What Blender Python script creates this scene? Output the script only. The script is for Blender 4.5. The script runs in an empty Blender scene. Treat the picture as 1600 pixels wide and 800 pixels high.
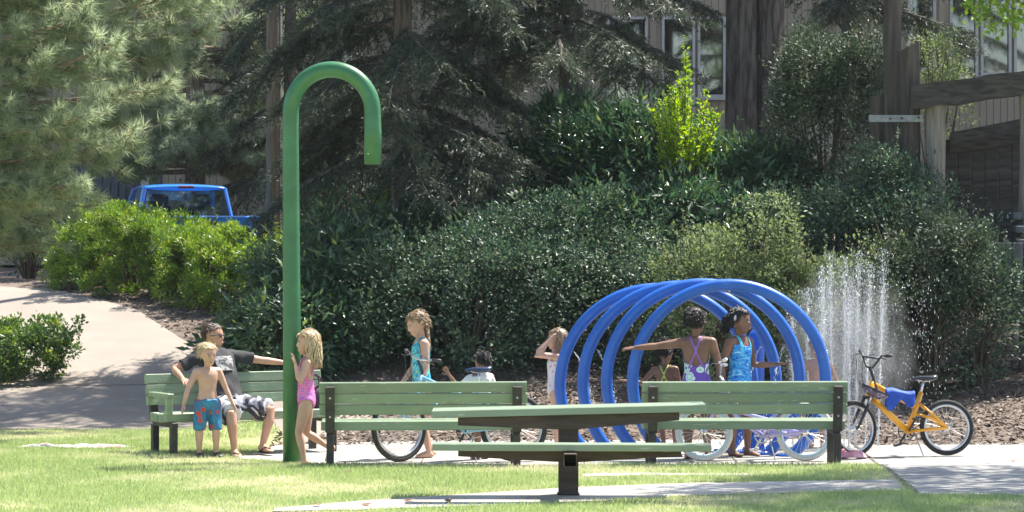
import bpy, bmesh, math, random
import numpy as np
from mathutils import Vector, Matrix, Quaternion

# ------------------------------------------------------------------ camera
SC = bpy.context.scene
COL = SC.collection
F, CH, HY = 4625.0, 2.18, 372.0          # focal length in photo pixels, eye height, horizon row
cam_d = bpy.data.cameras.new('camera')
cam = bpy.data.objects.new('camera', cam_d)
COL.objects.link(cam)
cam.location = (0, 0, CH)
cam.rotation_euler = (math.pi / 2, 0, 0)
cam_d.sensor_width = 36.0
cam_d.lens = 36.0 * F / 1600.0
cam_d.shift_y = (HY - 400.0) / 1600.0
cam_d.clip_start = 0.5
cam_d.clip_end = 2000
SC.camera = cam

# ------------------------------------------------------------------ sky, sun, exposure
SUN = Vector((0.47, 0.38, 1.0)).normalized()
world = bpy.data.worlds.new('World'); SC.world = world
world.use_nodes = True
nt = world.node_tree
sky = nt.nodes.new('ShaderNodeTexSky'); sky.sky_type = 'NISHITA'; sky.sun_disc = False
sky.sun_elevation = math.asin(SUN.z); sky.sun_rotation = math.atan2(SUN.x, SUN.y)
sky.air_density = 1.0; sky.dust_density = 1.2
bg = nt.nodes['Background']; bg.inputs[1].default_value = 0.115
nt.links.new(sky.outputs[0], bg.inputs[0])
sun_d = bpy.data.lights.new('sun', 'SUN'); sun_d.energy = 5.0; sun_d.angle = math.radians(0.53)
sun_d.color = (1.0, 0.95, 0.86)
sun = bpy.data.objects.new('sun', sun_d); COL.objects.link(sun)
sun.rotation_euler = SUN.to_track_quat('Z', 'Y').to_euler()
sun.location = (20, 30, 40)
SC.view_settings.view_transform = 'Standard'
SC.view_settings.look = 'None'
SC.view_settings.exposure = 1.3
SC.view_settings.gamma = 1.0
SC.cycles.use_denoising = True
SC.cycles.max_bounces = 6
SC.cycles.transparent_max_bounces = 8

def PX(px, d): return (px - 800.0) * d / F
def PZ(py, d): return CH - (py - HY) * d / F
def W3(px, py, d): return Vector((PX(px, d), d, PZ(py, d)))
def SC_(d): return F / d

# ------------------------------------------------------------------ materials
def new_mat(name):
    m = bpy.data.materials.new(name); m.use_nodes = True
    n = m.node_tree.nodes; l = m.node_tree.links
    return m, n, l, n['Principled BSDF']
def c4(c): return (c[0], c[1], c[2], 1.0)
def mat(name, c1, c2=None, scale=6.0, rough=0.6, bump=0.0, metal=0.0, spec=0.5, detail=4.0, stretch=(1, 1, 1), bscale=None, lo=0.35, hi=0.65, coat=0.0, coord='Object', scuff=None):
    m, n, l, b = new_mat(name)
    b.inputs['Roughness'].default_value = rough
    b.inputs['Metallic'].default_value = metal
    b.inputs['Specular IOR Level'].default_value = spec
    b.inputs['Coat Weight'].default_value = coat
    b.inputs['Base Color'].default_value = c4(c1)
    tc = n.new('ShaderNodeTexCoord'); mp = n.new('ShaderNodeMapping')
    mp.inputs['Scale'].default_value = stretch
    l.new(tc.outputs[coord], mp.inputs['Vector'])
    if c2 is not None:
        nz = n.new('ShaderNodeTexNoise'); nz.inputs['Scale'].default_value = scale; nz.inputs['Detail'].default_value = detail
        l.new(mp.outputs[0], nz.inputs['Vector'])
        r = n.new('ShaderNodeValToRGB')
        r.color_ramp.elements[0].position = lo; r.color_ramp.elements[0].color = c4(c1)
        r.color_ramp.elements[1].position = hi; r.color_ramp.elements[1].color = c4(c2)
        l.new(nz.outputs['Fac'], r.inputs[0]); l.new(r.outputs[0], b.inputs['Base Color'])
        if scuff is not None:                     # scuffs and mineral stains worn into the coat
            ns = n.new('ShaderNodeTexNoise'); ns.inputs['Scale'].default_value = 9; ns.inputs['Detail'].default_value = 10; ns.inputs['Roughness'].default_value = .75
            l.new(tc.outputs[coord], ns.inputs['Vector'])
            rs = n.new('ShaderNodeValToRGB'); rs.color_ramp.elements[0].position = .58; rs.color_ramp.elements[1].position = .74; rs.color_ramp.elements[1].color = (.55, .55, .55, 1); l.new(ns.outputs['Fac'], rs.inputs[0])
            mx = n.new('ShaderNodeMix'); mx.data_type = 'RGBA'; l.new(rs.outputs[0], mx.inputs[0]); l.new(r.outputs[0], mx.inputs[6]); mx.inputs[7].default_value = c4(scuff)
            l.new(mx.outputs[2], b.inputs['Base Color'])
    if bump:
        nb = n.new('ShaderNodeTexNoise'); nb.inputs['Scale'].default_value = bscale or scale * 4; nb.inputs['Detail'].default_value = 5
        l.new(mp.outputs[0], nb.inputs['Vector'])
        bp = n.new('ShaderNodeBump'); bp.inputs['Strength'].default_value = bump; bp.inputs['Distance'].default_value = 0.02
        l.new(nb.outputs['Fac'], bp.inputs['Height']); l.new(bp.outputs[0], b.inputs['Normal'])
    return m
def leafmat(name, cols, transl=0.35, rough=0.45, spec=0.5, tcol=None):
    """leaf colours run along the per-leaf random attribute 'var'"""
    m, n, l, b = new_mat(name)
    at = n.new('ShaderNodeAttribute'); at.attribute_name = 'var'
    r = n.new('ShaderNodeValToRGB')
    els = r.color_ramp.elements
    for i, (p, c) in enumerate(cols):
        e = els[i] if i < 2 else els.new(p)
        e.position = p; e.color = c4(c)
    l.new(at.outputs['Fac'], r.inputs[0]); l.new(r.outputs[0], b.inputs['Base Color'])
    b.inputs['Roughness'].default_value = rough; b.inputs['Specular IOR Level'].default_value = spec
    if transl:
        t = n.new('ShaderNodeBsdfTranslucent'); mx = n.new('ShaderNodeMixShader'); mx.inputs[0].default_value = transl
        hs = n.new('ShaderNodeHueSaturation'); hs.inputs['Hue'].default_value = 0.485; hs.inputs['Saturation'].default_value = 1.15; hs.inputs['Value'].default_value = 1.5
        l.new(r.outputs[0], hs.inputs['Color']); l.new(hs.outputs[0], t.inputs['Color'])
        l.new(b.outputs[0], mx.inputs[1]); l.new(t.outputs[0], mx.inputs[2])
        l.new(mx.outputs[0], n['Material Output'].inputs['Surface'])
    return m
def pattern_mat(name, stops, scale=18, kind='VORONOI', rough=0.55, stretch=(1, 1, 1), const=True):
    m, n, l, b = new_mat(name)
    tc = n.new('ShaderNodeTexCoord'); mp = n.new('ShaderNodeMapping'); mp.inputs['Scale'].default_value = stretch
    l.new(tc.outputs['Object'], mp.inputs['Vector'])
    if kind == 'VORONOI':
        t = n.new('ShaderNodeTexVoronoi'); t.inputs['Scale'].default_value = scale; out = t.outputs['Distance']
    elif kind == 'CELL':
        t = n.new('ShaderNodeTexVoronoi'); t.inputs['Scale'].default_value = scale
        s = n.new('ShaderNodeSeparateColor'); l.new(t.outputs['Color'], s.inputs[0]); out = s.outputs[0]
    elif kind == 'WAVE':
        t = n.new('ShaderNodeTexWave'); t.inputs['Scale'].default_value = scale; t.inputs['Distortion'].default_value = 9; t.inputs['Detail'].default_value = 2
        out = t.outputs['Fac']
    else:
        t = n.new('ShaderNodeTexNoise'); t.inputs['Scale'].default_value = scale; t.inputs['Distortion'].default_value = 1.2; out = t.outputs['Fac']
    l.new(mp.outputs[0], t.inputs['Vector'])
    r = n.new('ShaderNodeValToRGB')
    if const: r.color_ramp.interpolation = 'CONSTANT'
    els = r.color_ramp.elements
    for i, (p, c) in enumerate(stops):
        e = els[i] if i < 2 else els.new(p)
        e.position = p; e.color = c4(c)
    l.new(out, r.inputs[0]); l.new(r.outputs[0], b.inputs['Base Color'])
    b.inputs['Roughness'].default_value = rough
    return m
def skin_mat(name, c1, c2):
    m = mat(name, c1, c2, scale=9, rough=0.48, spec=0.45, bump=0.05, bscale=60)
    b = m.node_tree.nodes['Principled BSDF']
    b.inputs['Subsurface Weight'].default_value = 0.08
    b.inputs['Subsurface Radius'].default_value = (0.02, 0.008, 0.005)
    return m
def glass_mat(name, tint=(0.75, 0.8, 0.8), transp=0.6, rough=0.03):
    m, n, l, b = new_mat(name)
    t = n.new('ShaderNodeBsdfTransparent'); t.inputs[0].default_value = c4(tint)
    g = n.new('ShaderNodeBsdfGlossy'); g.inputs['Roughness'].default_value = rough
    mx = n.new('ShaderNodeMixShader'); mx.inputs[0].default_value = 1 - transp
    l.new(t.outputs[0], mx.inputs[1]); l.new(g.outputs[0], mx.inputs[2]); l.new(mx.outputs[0], n['Material Output'].inputs['Surface'])
    return m

def painted_wood(name, c1, c2, worn):
    """paint with grain, grime blotches and small worn chips"""
    m, n, l, b = new_mat(name)
    tc = n.new('ShaderNodeTexCoord'); mp = n.new('ShaderNodeMapping'); mp.inputs['Scale'].default_value = (1, 6, 6)
    l.new(tc.outputs['Object'], mp.inputs[0])
    oi = n.new('ShaderNodeObjectInfo')
    add = n.new('ShaderNodeVectorMath'); add.operation = 'ADD'
    sc = n.new('ShaderNodeVectorMath'); sc.operation = 'SCALE'; sc.inputs[0].default_value = (13, 7, 5)
    l.new(oi.outputs['Random'], sc.inputs['Scale']); l.new(mp.outputs[0], add.inputs[0]); l.new(sc.outputs[0], add.inputs[1])
    nz = n.new('ShaderNodeTexNoise'); nz.inputs['Scale'].default_value = 2.2; nz.inputs['Detail'].default_value = 6; l.new(add.outputs[0], nz.inputs[0])
    r = n.new('ShaderNodeValToRGB'); r.color_ramp.elements[0].position = .3; r.color_ramp.elements[1].position = .7
    r.color_ramp.elements[0].color = c4(c1); r.color_ramp.elements[1].color = c4(c2); l.new(nz.outputs[0], r.inputs[0])
    n2 = n.new('ShaderNodeTexNoise'); n2.inputs['Scale'].default_value = 7; n2.inputs['Detail'].default_value = 8; l.new(add.outputs[0], n2.inputs[0])
    r2 = n.new('ShaderNodeValToRGB'); r2.color_ramp.elements[0].position = .63; r2.color_ramp.elements[1].position = .70; l.new(n2.outputs[0], r2.inputs[0])
    mx = n.new('ShaderNodeMix'); mx.data_type = 'RGBA'; l.new(r2.outputs[0], mx.inputs[0]); l.new(r.outputs[0], mx.inputs[6]); mx.inputs[7].default_value = c4(worn)
    hs = n.new('ShaderNodeHueSaturation'); mr = n.new('ShaderNodeMapRange'); mr.inputs[3].default_value = .82; mr.inputs[4].default_value = 1.12
    l.new(oi.outputs['Random'], mr.inputs[0]); l.new(mr.outputs[0], hs.inputs['Value']); l.new(mx.outputs[2], hs.inputs['Color'])
    l.new(hs.outputs[0], b.inputs['Base Color']); b.inputs['Roughness'].default_value = .5
    bp = n.new('ShaderNodeBump'); bp.inputs['Strength'].default_value = .25; bp.inputs['Distance'].default_value = .01
    l.new(n2.outputs[0], bp.inputs['Height']); l.new(bp.outputs[0], b.inputs['Normal'])
    return m

def ground_mat(name, stops, s1=1.2, s2=25, bump=0.4, rough=0.9, mixamt=.5):
    m, n, l, b = new_mat(name)
    tc = n.new('ShaderNodeTexCoord')
    a = n.new('ShaderNodeTexNoise'); a.inputs['Scale'].default_value = s1; a.inputs['Detail'].default_value = 5
    c = n.new('ShaderNodeTexNoise'); c.inputs['Scale'].default_value = s2; c.inputs['Detail'].default_value = 6; c.inputs['Roughness'].default_value = .7
    l.new(tc.outputs['Object'], a.inputs[0]); l.new(tc.outputs['Object'], c.inputs[0])
    mx = n.new('ShaderNodeMix'); mx.inputs[0].default_value = mixamt
    l.new(a.outputs[0], mx.inputs[2]); l.new(c.outputs[0], mx.inputs[3])
    r = n.new('ShaderNodeValToRGB'); els = r.color_ramp.elements
    for i, (p, col) in enumerate(stops):
        e = els[i] if i < 2 else els.new(p)
        e.position = p; e.color = c4(col)
    l.new(mx.outputs[0], r.inputs[0]); l.new(r.outputs[0], b.inputs['Base Color']); b.inputs['Roughness'].default_value = rough
    bp = n.new('ShaderNodeBump'); bp.inputs['Strength'].default_value = bump; bp.inputs['Distance'].default_value = .02
    l.new(c.outputs[0], bp.inputs['Height']); l.new(bp.outputs[0], b.inputs['Normal'])
    return m

# ------------------------------------------------------------------ object helpers
def tag(o, label=None, cat=None, group=None, kind=None):
    if label: o['label'] = label
    if cat: o['category'] = cat
    if group: o['group'] = group
    if kind: o['kind'] = kind
    return o
def link(name, me, m=None, parent=None, loc=None, rot=None):
    o = bpy.data.objects.new(name, me); COL.objects.link(o)
    if m is not None and me is not None and len(me.materials) == 0: me.materials.append(m)
    if parent is not None: o.parent = parent
    if loc is not None: o.location = loc
    if rot is not None: o.rotation_euler = rot
    return o
def thing(name, label, cat, loc=(0, 0, 0), rotz=0.0, group=None):
    o = bpy.data.objects.new(name, None); COL.objects.link(o)
    o.empty_display_size = 0.2
    o.location = loc; o.rotation_euler = (0, 0, rotz)
    return tag(o, label, cat, group)
def smooth(me, on=True):
    me.polygons.foreach_set('use_smooth', np.full(len(me.polygons), on))
    return me
def np_mesh(name, V, Fc, var=None, sm=False):
    """V (n,3); Fc (m,k) numpy, k = 3 or 4; var one float per vertex"""
    V = np.asarray(V, np.float32); Fc = np.asarray(Fc, np.int32)
    me = bpy.data.meshes.new(name)
    me.vertices.add(len(V)); me.vertices.foreach_set('co', V.ravel())
    k = Fc.shape[1]; m = len(Fc)
    me.loops.add(m * k); me.loops.foreach_set('vertex_index', Fc.ravel())
    me.polygons.add(m); me.polygons.foreach_set('loop_start', np.arange(0, m * k, k, dtype=np.int32))
    try: me.polygons.foreach_set('loop_total', np.full(m, k, np.int32))
    except Exception: pass
    me.polygons.foreach_set('use_smooth', np.full(m, sm))
    if var is not None:
        a = me.attributes.new('var', 'FLOAT', 'POINT'); a.data.foreach_set('value', np.asarray(var, np.float32))
    me.update(calc_edges=True); me.validate()
    return me
class MB:
    """collects shapes into one mesh"""
    def __init__(s): s.v = []; s.f = []
    def add(s, vs, fs):
        o = len(s.v); s.v += [tuple(map(float, p)) for p in vs]; s.f += [tuple(i + o for i in f) for f in fs]
    def box(s, c, size, R=None, bevel=0.0):
        hx, hy, hz = size[0] / 2, size[1] / 2, size[2] / 2
        b = min(bevel, hx * .9, hy * .9, hz * .9)
        if b <= 0:
            pts = [(x, y, z) for x in (-hx, hx) for y in (-hy, hy) for z in (-hz, hz)]
            fs = [(0, 1, 3, 2), (4, 6, 7, 5), (0, 4, 5, 1), (2, 3, 7, 6), (0, 2, 6, 4), (1, 5, 7, 3)]
        else:
            pts = []; idx = {}
            for sx in (-1, 1):
                for sy in (-1, 1):
                    for sz in (-1, 1):
                        for ax in range(3):
                            p = [sx * (hx - b), sy * (hy - b), sz * (hz - b)]
                            p[ax] = (sx * hx, sy * hy, sz * hz)[ax]
                            idx[(sx, sy, sz, ax)] = len(pts); pts.append(tuple(p))
            fs = []
            I = lambda sx, sy, sz, a: idx[(sx, sy, sz, a)]
            for sg in (-1, 1):
                fs.append([I(sg, -1, -1, 0), I(sg, 1, -1, 0), I(sg, 1, 1, 0), I(sg, -1, 1, 0)][::sg])
                fs.append([I(-1, sg, -1, 1), I(-1, sg, 1, 1), I(1, sg, 1, 1), I(1, sg, -1, 1)][::sg])
                fs.append([I(-1, -1, sg, 2), I(1, -1, sg, 2), I(1, 1, sg, 2), I(-1, 1, sg, 2)][::sg])
            for s1 in (-1, 1):
                for s2 in (-1, 1):
                    fs.append([I(s1, s2, -1, 0), I(s1, s2, -1, 1), I(s1, s2, 1, 1), I(s1, s2, 1, 0)][::s1 * s2])
                    fs.append([I(s1, -1, s2, 0), I(s1, 1, s2, 0), I(s1, 1, s2, 2), I(s1, -1, s2, 2)][::s1 * s2])
                    fs.append([I(-1, s1, s2, 1), I(-1, s1, s2, 2), I(1, s1, s2, 2), I(1, s1, s2, 1)][::s1 * s2])
            for sx in (-1, 1):
                for sy in (-1, 1):
                    for sz in (-1, 1):
                        fs.append([I(sx, sy, sz, 0), I(sx, sy, sz, 1), I(sx, sy, sz, 2)][::sx * sy * sz])
            fs = [tuple(f) for f in fs]
        c = Vector(c)
        s.add([(R @ Vector(p) if R else Vector(p)) + c for p in pts], fs)
        return s
    def loft(s, secs, n=14, cap=True):
        """secs: (centre, half axis a, half axis b)"""
        o = len(s.v); k = len(secs)
        for c, a, b in secs:
            c, a, b = Vector(c), Vector(a), Vector(b)
            for i in range(n):
                t = 2 * math.pi * i / n
                s.v.append(tuple(c + a * math.cos(t) + b * math.sin(t)))
        for j in range(k - 1):
            for i in range(n):
                i2 = (i + 1) % n
                s.f.append((o + j * n + i, o + j * n + i2, o + (j + 1) * n + i2, o + (j + 1) * n + i))
        if cap:
            s.f.append(tuple(o + i for i in range(n))[::-1]); s.f.append(tuple(o + (k - 1) * n + i for i in range(n)))
        return s
    def tube(s, pts, rad, n=8, round_ends=False, cap=True):
        pts = [Vector(p) for p in pts]
        if not isinstance(rad, (list, tuple)): rad = [rad] * len(pts)
        rad = list(rad)
        tang = []
        for i in range(len(pts)):
            d = pts[min(i + 1, len(pts) - 1)] - pts[max(i - 1, 0)]
            tang.append(d.normalized() if d.length > 1e-9 else Vector((0, 0, 1)))
        ref = Vector((0, 0, 1)) if abs(tang[0].z) < .9 else Vector((1, 0, 0))
        a = (ref - tang[0] * ref.dot(tang[0])).normalized()
        secs = []
        if round_ends:
            for q in (1.0, .8, .45):
                h = math.sqrt(max(0, 1 - q * q)) if q < 1 else .05
                secs.append((pts[0] - tang[0] * rad[0] * q, a * rad[0] * h, tang[0].cross(a) * rad[0] * h))
        for i, p in enumerate(pts):
            a = (a - tang[i] * a.dot(tang[i])).normalized()
            secs.append((p, a * rad[i], tang[i].cross(a) * rad[i]))
        if round_ends:
            for q in (.45, .8, 1.0):
                h = math.sqrt(max(0, 1 - q * q)) if q < 1 else .05
                secs.append((pts[-1] + tang[-1] * rad[-1] * q, a * rad[-1] * h, tang[-1].cross(a) * rad[-1] * h))
        return s.loft(secs, n, cap)
    def ell(s, c, ax, ay, az, n=14, k=8):
        """ellipsoid with half-axis vectors"""
        c, ax, ay, az = Vector(c), Vector(ax), Vector(ay), Vector(az)
        secs = []
        for j in range(k + 1):
            t = math.pi * j / k
            h = max(math.sin(t), .02)
            secs.append((c - az * math.cos(t), ax * h, ay * h))
        return s.loft(secs, n)
    def torus(s, R, r, n=40, k=8, c=(0, 0, 0), ry=None):
        """ring in the xz plane"""
        o = len(s.v); ry = ry or r
        for i in range(n):
            t = 2 * math.pi * i / n
            for j in range(k):
                q = 2 * math.pi * j / k
                rr = R + r * math.cos(q)
                s.v.append((c[0] + rr * math.cos(t), c[1] + ry * math.sin(q), c[2] + rr * math.sin(t)))
        for i in range(n):
            for j in range(k):
                i2, j2 = (i + 1) % n, (j + 1) % k
                s.f.append((o + i * k + j, o + i * k + j2, o + i2 * k + j2, o + i2 * k + j))
        return s
    def mesh(s, name, sm=False):
        me = bpy.data.meshes.new(name); me.from_pydata(s.v, [], s.f); me.update()
        bm = bmesh.new(); bm.from_mesh(me); bmesh.ops.recalc_face_normals(bm, faces=bm.faces); bm.to_mesh(me); bm.free()
        if sm: smooth(me)
        return me
    def build(s, name, m=None, parent=None, sm=False, **kw):
        return link(name, s.mesh(name, sm), m, parent, **kw)
def rotm(ax, deg): return Matrix.Rotation(math.radians(deg), 3, ax)
def copy_tree(o, parent=None):
    c = o.copy(); COL.objects.link(c)
    if parent is not None: c.parent = parent
    for ch in list(o.children): copy_tree(ch, c)
    return c

# ------------------------------------------------------------------ terrain
def lerp_tab(y, tab):
    return np.interp(y, [t[0] for t in tab], [t[1] for t in tab])
LEFT_T = [(0, 0), (32.6, 0), (34, .05), (37, .40), (39, .72), (43, 1.42), (45, 1.55), (60, 1.7), (400, 1.7)]
RIGHT_T = [(0, 0), (28.3, 0), (28.7, -.04), (31.6, -.04), (32.3, .05), (35, .52), (38, 1.1), (42, 1.8), (46, 2.2), (60, 2.3), (400, 2.3)]
def ground_h(x, y):
    x = np.asarray(x, float); y = np.asarray(y, float)
    t = np.clip((x + 3.9) / 1.6, 0, 1); t = t * t * (3 - 2 * t)
    bump = .02 * np.sin(x * 1.7 + y * .9) * np.sin(y * 1.3 - x * .6) * np.clip((y - 33) / 2, 0, 1)
    r = np.clip((x - 3.6) / 1.2, 0, 1)          # paved path on the right stays level a little further back
    yr = y - .3 * r
    return (1 - t) * lerp_tab(y, LEFT_T) + t * lerp_tab(yr, RIGHT_T) + bump
def gh(x, y): return float(ground_h(x, y))

M_lawn = ground_mat('lawn_soil', [(.3, (.22, .25, .09)), (.5, (.33, .34, .15)), (.7, (.45, .40, .22))], .7, 30, .5)
M_mulch = ground_mat('bark_mulch_soil', [(.3, (.08, .058, .045)), (.55, (.16, .12, .095)), (.75, (.28, .22, .175))], 3, 45, .7)
M_asph = ground_mat('asphalt', [(.3, (.22, .185, .155)), (.55, (.30, .255, .215)), (.75, (.38, .32, .27))], 1.0, 90, .35, mixamt=.45)
M_asphr = ground_mat('asphalt_pale', [(.3, (.22, .215, .205)), (.55, (.29, .28, .26)), (.75, (.36, .345, .32))], 1.0, 90, .3, mixamt=.45)
M_conc = ground_mat('concrete', [(.34, (.22, .20, .17)), (.5, (.39, .365, .325)), (.64, (.50, .47, .425))], 1.1, 40, .3, mixamt=.3)

def axis(parts):
    out = []
    for a, b, n in parts: out += list(np.linspace(a, b, n, endpoint=False))
    return np.array(out + [parts[-1][1]])
def sheet(name, m, xs, ys, hf, off=0.0):
    X, Y = np.meshgrid(xs, ys)
    Z = hf(X, Y) + off
    V = np.stack([X.ravel(), Y.ravel(), Z.ravel()], 1)
    nx = len(xs); ny = len(ys)
    i = np.arange(nx - 1)[None, :] + nx * np.arange(ny - 1)[:, None]
    i = i.ravel()
    Fc = np.stack([i, i + 1, i + nx + 1, i + nx], 1)
    me = np_mesh(name, V, Fc, sm=True)
    return link(name, me, m)
def lay(name, m, near, far, off, n=70, k=14):
    """a sheet laid on the terrain between two plan polylines of (x, y)"""
    def samp(pl, t):
        pl = np.array(pl, float); s = np.concatenate([[0], np.cumsum(np.hypot(*np.diff(pl, axis=0).T))]); s /= s[-1]
        return np.stack([np.interp(t, s, pl[:, 0]), np.interp(t, s, pl[:, 1])], 1)
    t = np.linspace(0, 1, n); A = samp(near, t); B = samp(far, t)
    q = np.linspace(0, 1, k)[:, None, None]
    P = A[None] * (1 - q) + B[None] * q
    Z = ground_h(P[..., 0], P[..., 1]) + off
    V = np.concatenate([P, Z[..., None]], -1).reshape(-1, 3)
    i = (np.arange(n - 1)[None, :] + n * np.arange(k - 1)[:, None]).ravel()
    me = np_mesh(name, V, np.stack([i, i + 1, i + n + 1, i + n], 1), sm=True)
    o = link(name, me, m); tag(o, kind='structure'); return o

g = sheet('ground', M_mulch, axis([(-300, -14, 12), (-14, 14, 100), (14, 300, 12)]), axis([(-80, 20, 10), (20, 50, 130), (50, 400, 14)]), ground_h)
tag(g, kind='structure')
# lawn in front; the bank behind stays bare bark mulch
lawn = lay('lawn', M_lawn, [(-60, -40), (60, -40)], [(-60, 33.0), (-5.9, 33.25), (-2.55, 33.0), (-2.1, 30.2), (-2.0, 28.75), (3.6, 28.55), (3.7, 27.0), (60, 27.0)], .004, 240, 90)
# right hand path, left hand path, concrete apron and strips
XP = lambda px, d: PX(px, d)
lay('path_right', M_asphr, [(3.42, 25.0), (5.0, 24.8), (40, 24.0)], [(3.62, 31.55), (5.0, 31.9), (40, 33.0)], .012, 40, 30)
lay('path_left', M_asph, [(-2.3, 31.6), (-2.75, 33.1), (-5.9, 33.3), (-9, 33.4), (-30, 33.6)], [(-1.4, 33.0), (-2.7, 34.9), (-3.9, 37.2), (-7.0, 37.2), (-30, 37.4)], .010, 80, 16)
lay('path_uphill', M_asph, [(-6.9, 36.6), (-7.9, 39.2), (-9.6, 42.4), (-11.6, 45.0), (-15, 48)], [(-3.75, 36.6), (-4.25, 39.2), (-5.3, 41.6), (-7.2, 43.6), (-12, 46)], .016, 60, 14)
lay('splash_pad', M_conc, [(-2.75, 29.55), (-2.0, 29.0), (-1.7, 28.5), (3.62, 28.35)], [(-2.5, 31.5), (-2.0, 31.7), (-1.0, 31.8), (3.62, 31.9)], .016, 90, 24)
lay('concrete_strip', M_conc, [(PX(425, 23.55), 23.5), (PX(560, 23.9), 23.62), (PX(887, 24.5), 24.25), (PX(1080, 25.2), 24.95), (3.4, 25.45)], [(PX(430, 23.75), 23.75), (PX(560, 24.4), 24.4), (PX(887, 25.7), 25.72), (PX(1080, 26.1), 26.2), (3.46, 26.6)], .014, 60, 8)
lay('concrete_sliver', M_conc, [(.62, 26.95), (1.2, 27.0), (2.2, 27.1)], [(.66, 27.25), (1.2, 27.35), (2.2, 27.25)], .012, 20, 4)
# saw-cut joints of the apron: shallow grooves filled with dirt
M_joint = mat('joint_dirt', (.09, .075, .06), (.16, .14, .11), 20, .95)
for jx in (-.9, .7, 2.2):
    lay('pavement_joint', M_joint, [(jx, 28.6), (jx + .02, 31.75)], [(jx + .014, 28.6), (jx + .034, 31.75)], .0195, 20, 2)
lay('pavement_joint', M_joint, [(-1.9, 30.2), (3.6, 30.12)], [(-1.9, 30.22), (3.6, 30.14)], .0195, 40, 2)
lay('pavement_joint', M_joint, [(3.44, 25.2), (3.63, 31.5)], [(3.47, 25.2), (3.66, 31.5)], .0215, 40, 2)

# ------------------------------------------------------------------ scatter helper
T_LAUREL = (np.array([(0, 0, 0), (.42, .17, .035), (.42, -.17, .035), (.48, 0, -.02), (1, 0, -.10)]), np.array([(0, 2, 3), (0, 3, 1), (2, 4, 3), (3, 4, 1)]))
T_LEAF = (np.array([(0, 0, 0), (.5, .28, .06), (1, 0, -.06), (.5, -.28, .06)]), np.array([(0, 3, 2), (0, 2, 1)]))
T_NEEDLE = (np.array([(0, .5, 0), (0, -.5, 0), (1, 0, 0)]), np.array([(0, 1, 2)]))
T_BLADE = (np.array([(0, .5, 0), (0, -.5, 0), (1, 0, 0)]), np.array([(0, 1, 2)]))
T_DROP = (np.array([(1, 0, 0), (-1, 0, 0), (0, 1, 0), (0, -1, 0), (0, 0, 1), (0, 0, -1)]) * 1.0,
          np.array([(0, 2, 4), (2, 1, 4), (1, 3, 4), (3, 0, 4), (2, 0, 5), (1, 2, 5), (3, 1, 5), (0, 3, 5)]))
T_CHIP = (np.array([(0, .2, .0), (0, -.2, .02), (1, -.16, 0), (1, .2, .03), (.5, 0, .14)]), np.array([(0, 1, 4), (1, 2, 4), (2, 3, 4), (3, 0, 4)]))
def unit(a):
    return a / np.maximum(np.linalg.norm(a, axis=-1, keepdims=True), 1e-9)
def scatter(tmpl, P, X, N, L, Wd=None, var=None, rng=None):
    """P origins, X long axis, N rough normal, L length, Wd width scale"""
    T, Fc = tmpl; n = len(P); k = len(T)
    X = unit(X); Y = unit(np.cross(N, X)); Z = np.cross(X, Y)
    L = np.broadcast_to(np.asarray(L, float), (n,)); Wd = L if Wd is None else np.broadcast_to(np.asarray(Wd, float), (n,))
    V = P[:, None] + (T[None, :, 0:1] * X[:, None]) * L[:, None, None] + (T[None, :, 1:2] * Y[:, None]) * Wd[:, None, None] + (T[None, :, 2:3] * Z[:, None]) * Wd[:, None, None]
    FF = (Fc[None] + (np.arange(n) * k)[:, None, None]).reshape(-1, Fc.shape[1])
    vr = np.repeat(var if var is not None else rng.random(n), k)
    return V.reshape(-1, 3), FF, vr
def join(parts):
    V = []; Fs = []; R = []; o = 0
    for v, f, r in parts:
        V.append(v); Fs.append(f + o); R.append(r); o += len(v)
    return np.concatenate(V), np.concatenate(Fs), np.concatenate(R)
def randdir(rng, n): return unit(rng.normal(size=(n, 3)))

# ------------------------------------------------------------------ grass blades and bark chips
def inside(px, py, poly):
    c = np.zeros(len(px), bool); j = len(poly) - 1
    for i in range(len(poly)):
        xi, yi = poly[i]; xj, yj = poly[j]
        cond = ((yi > py) != (yj > py)) & (px < (xj - xi) * (py - yi) / (yj - yi + 1e-12) + xi)
        c ^= cond; j = i
    return c
M_grass = leafmat('grass_blade', [(0, (.22, .32, .12)), (.4, (.35, .44, .20)), (.75, (.48, .51, .30)), (1, (.60, .56, .40))], .35, .5, .3)
def patch_noise(x, y):
    return .5 + .2 * np.sin(x * 1.9 + 1.3 * np.sin(y * .7)) + .18 * np.sin(y * 2.3 + x * .8) + .12 * np.sin(x * 4.7 - y * 3.1)
STRIP = [(PX(425, 23.55), 23.5), (PX(560, 23.9), 23.62), (PX(887, 24.5), 24.25), (PX(1080, 25.2), 24.95), (3.4, 25.45), (3.46, 26.6), (PX(1080, 26.1), 26.2), (PX(887, 25.7), 25.72), (PX(560, 24.4), 24.4), (PX(430, 23.75), 23.75)]
SLIVER = [(.62, 26.95), (1.2, 27.0), (2.2, 27.1), (2.2, 27.25), (1.2, 27.35), (.66, 27.25)]
PAD = [(-2.75, 29.55), (-2.0, 29.0), (-1.7, 28.5), (3.62, 28.35), (3.62, 31.9), (-2.5, 31.5)]
LPATH = [(-2.3, 31.6), (-2.75, 33.1), (-5.9, 33.3), (-9, 33.4), (-9, 36), (-1, 36)]
RPATH = [(3.42, 25.0), (12, 24.4), (12, 32), (3.62, 31.55)]
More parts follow.
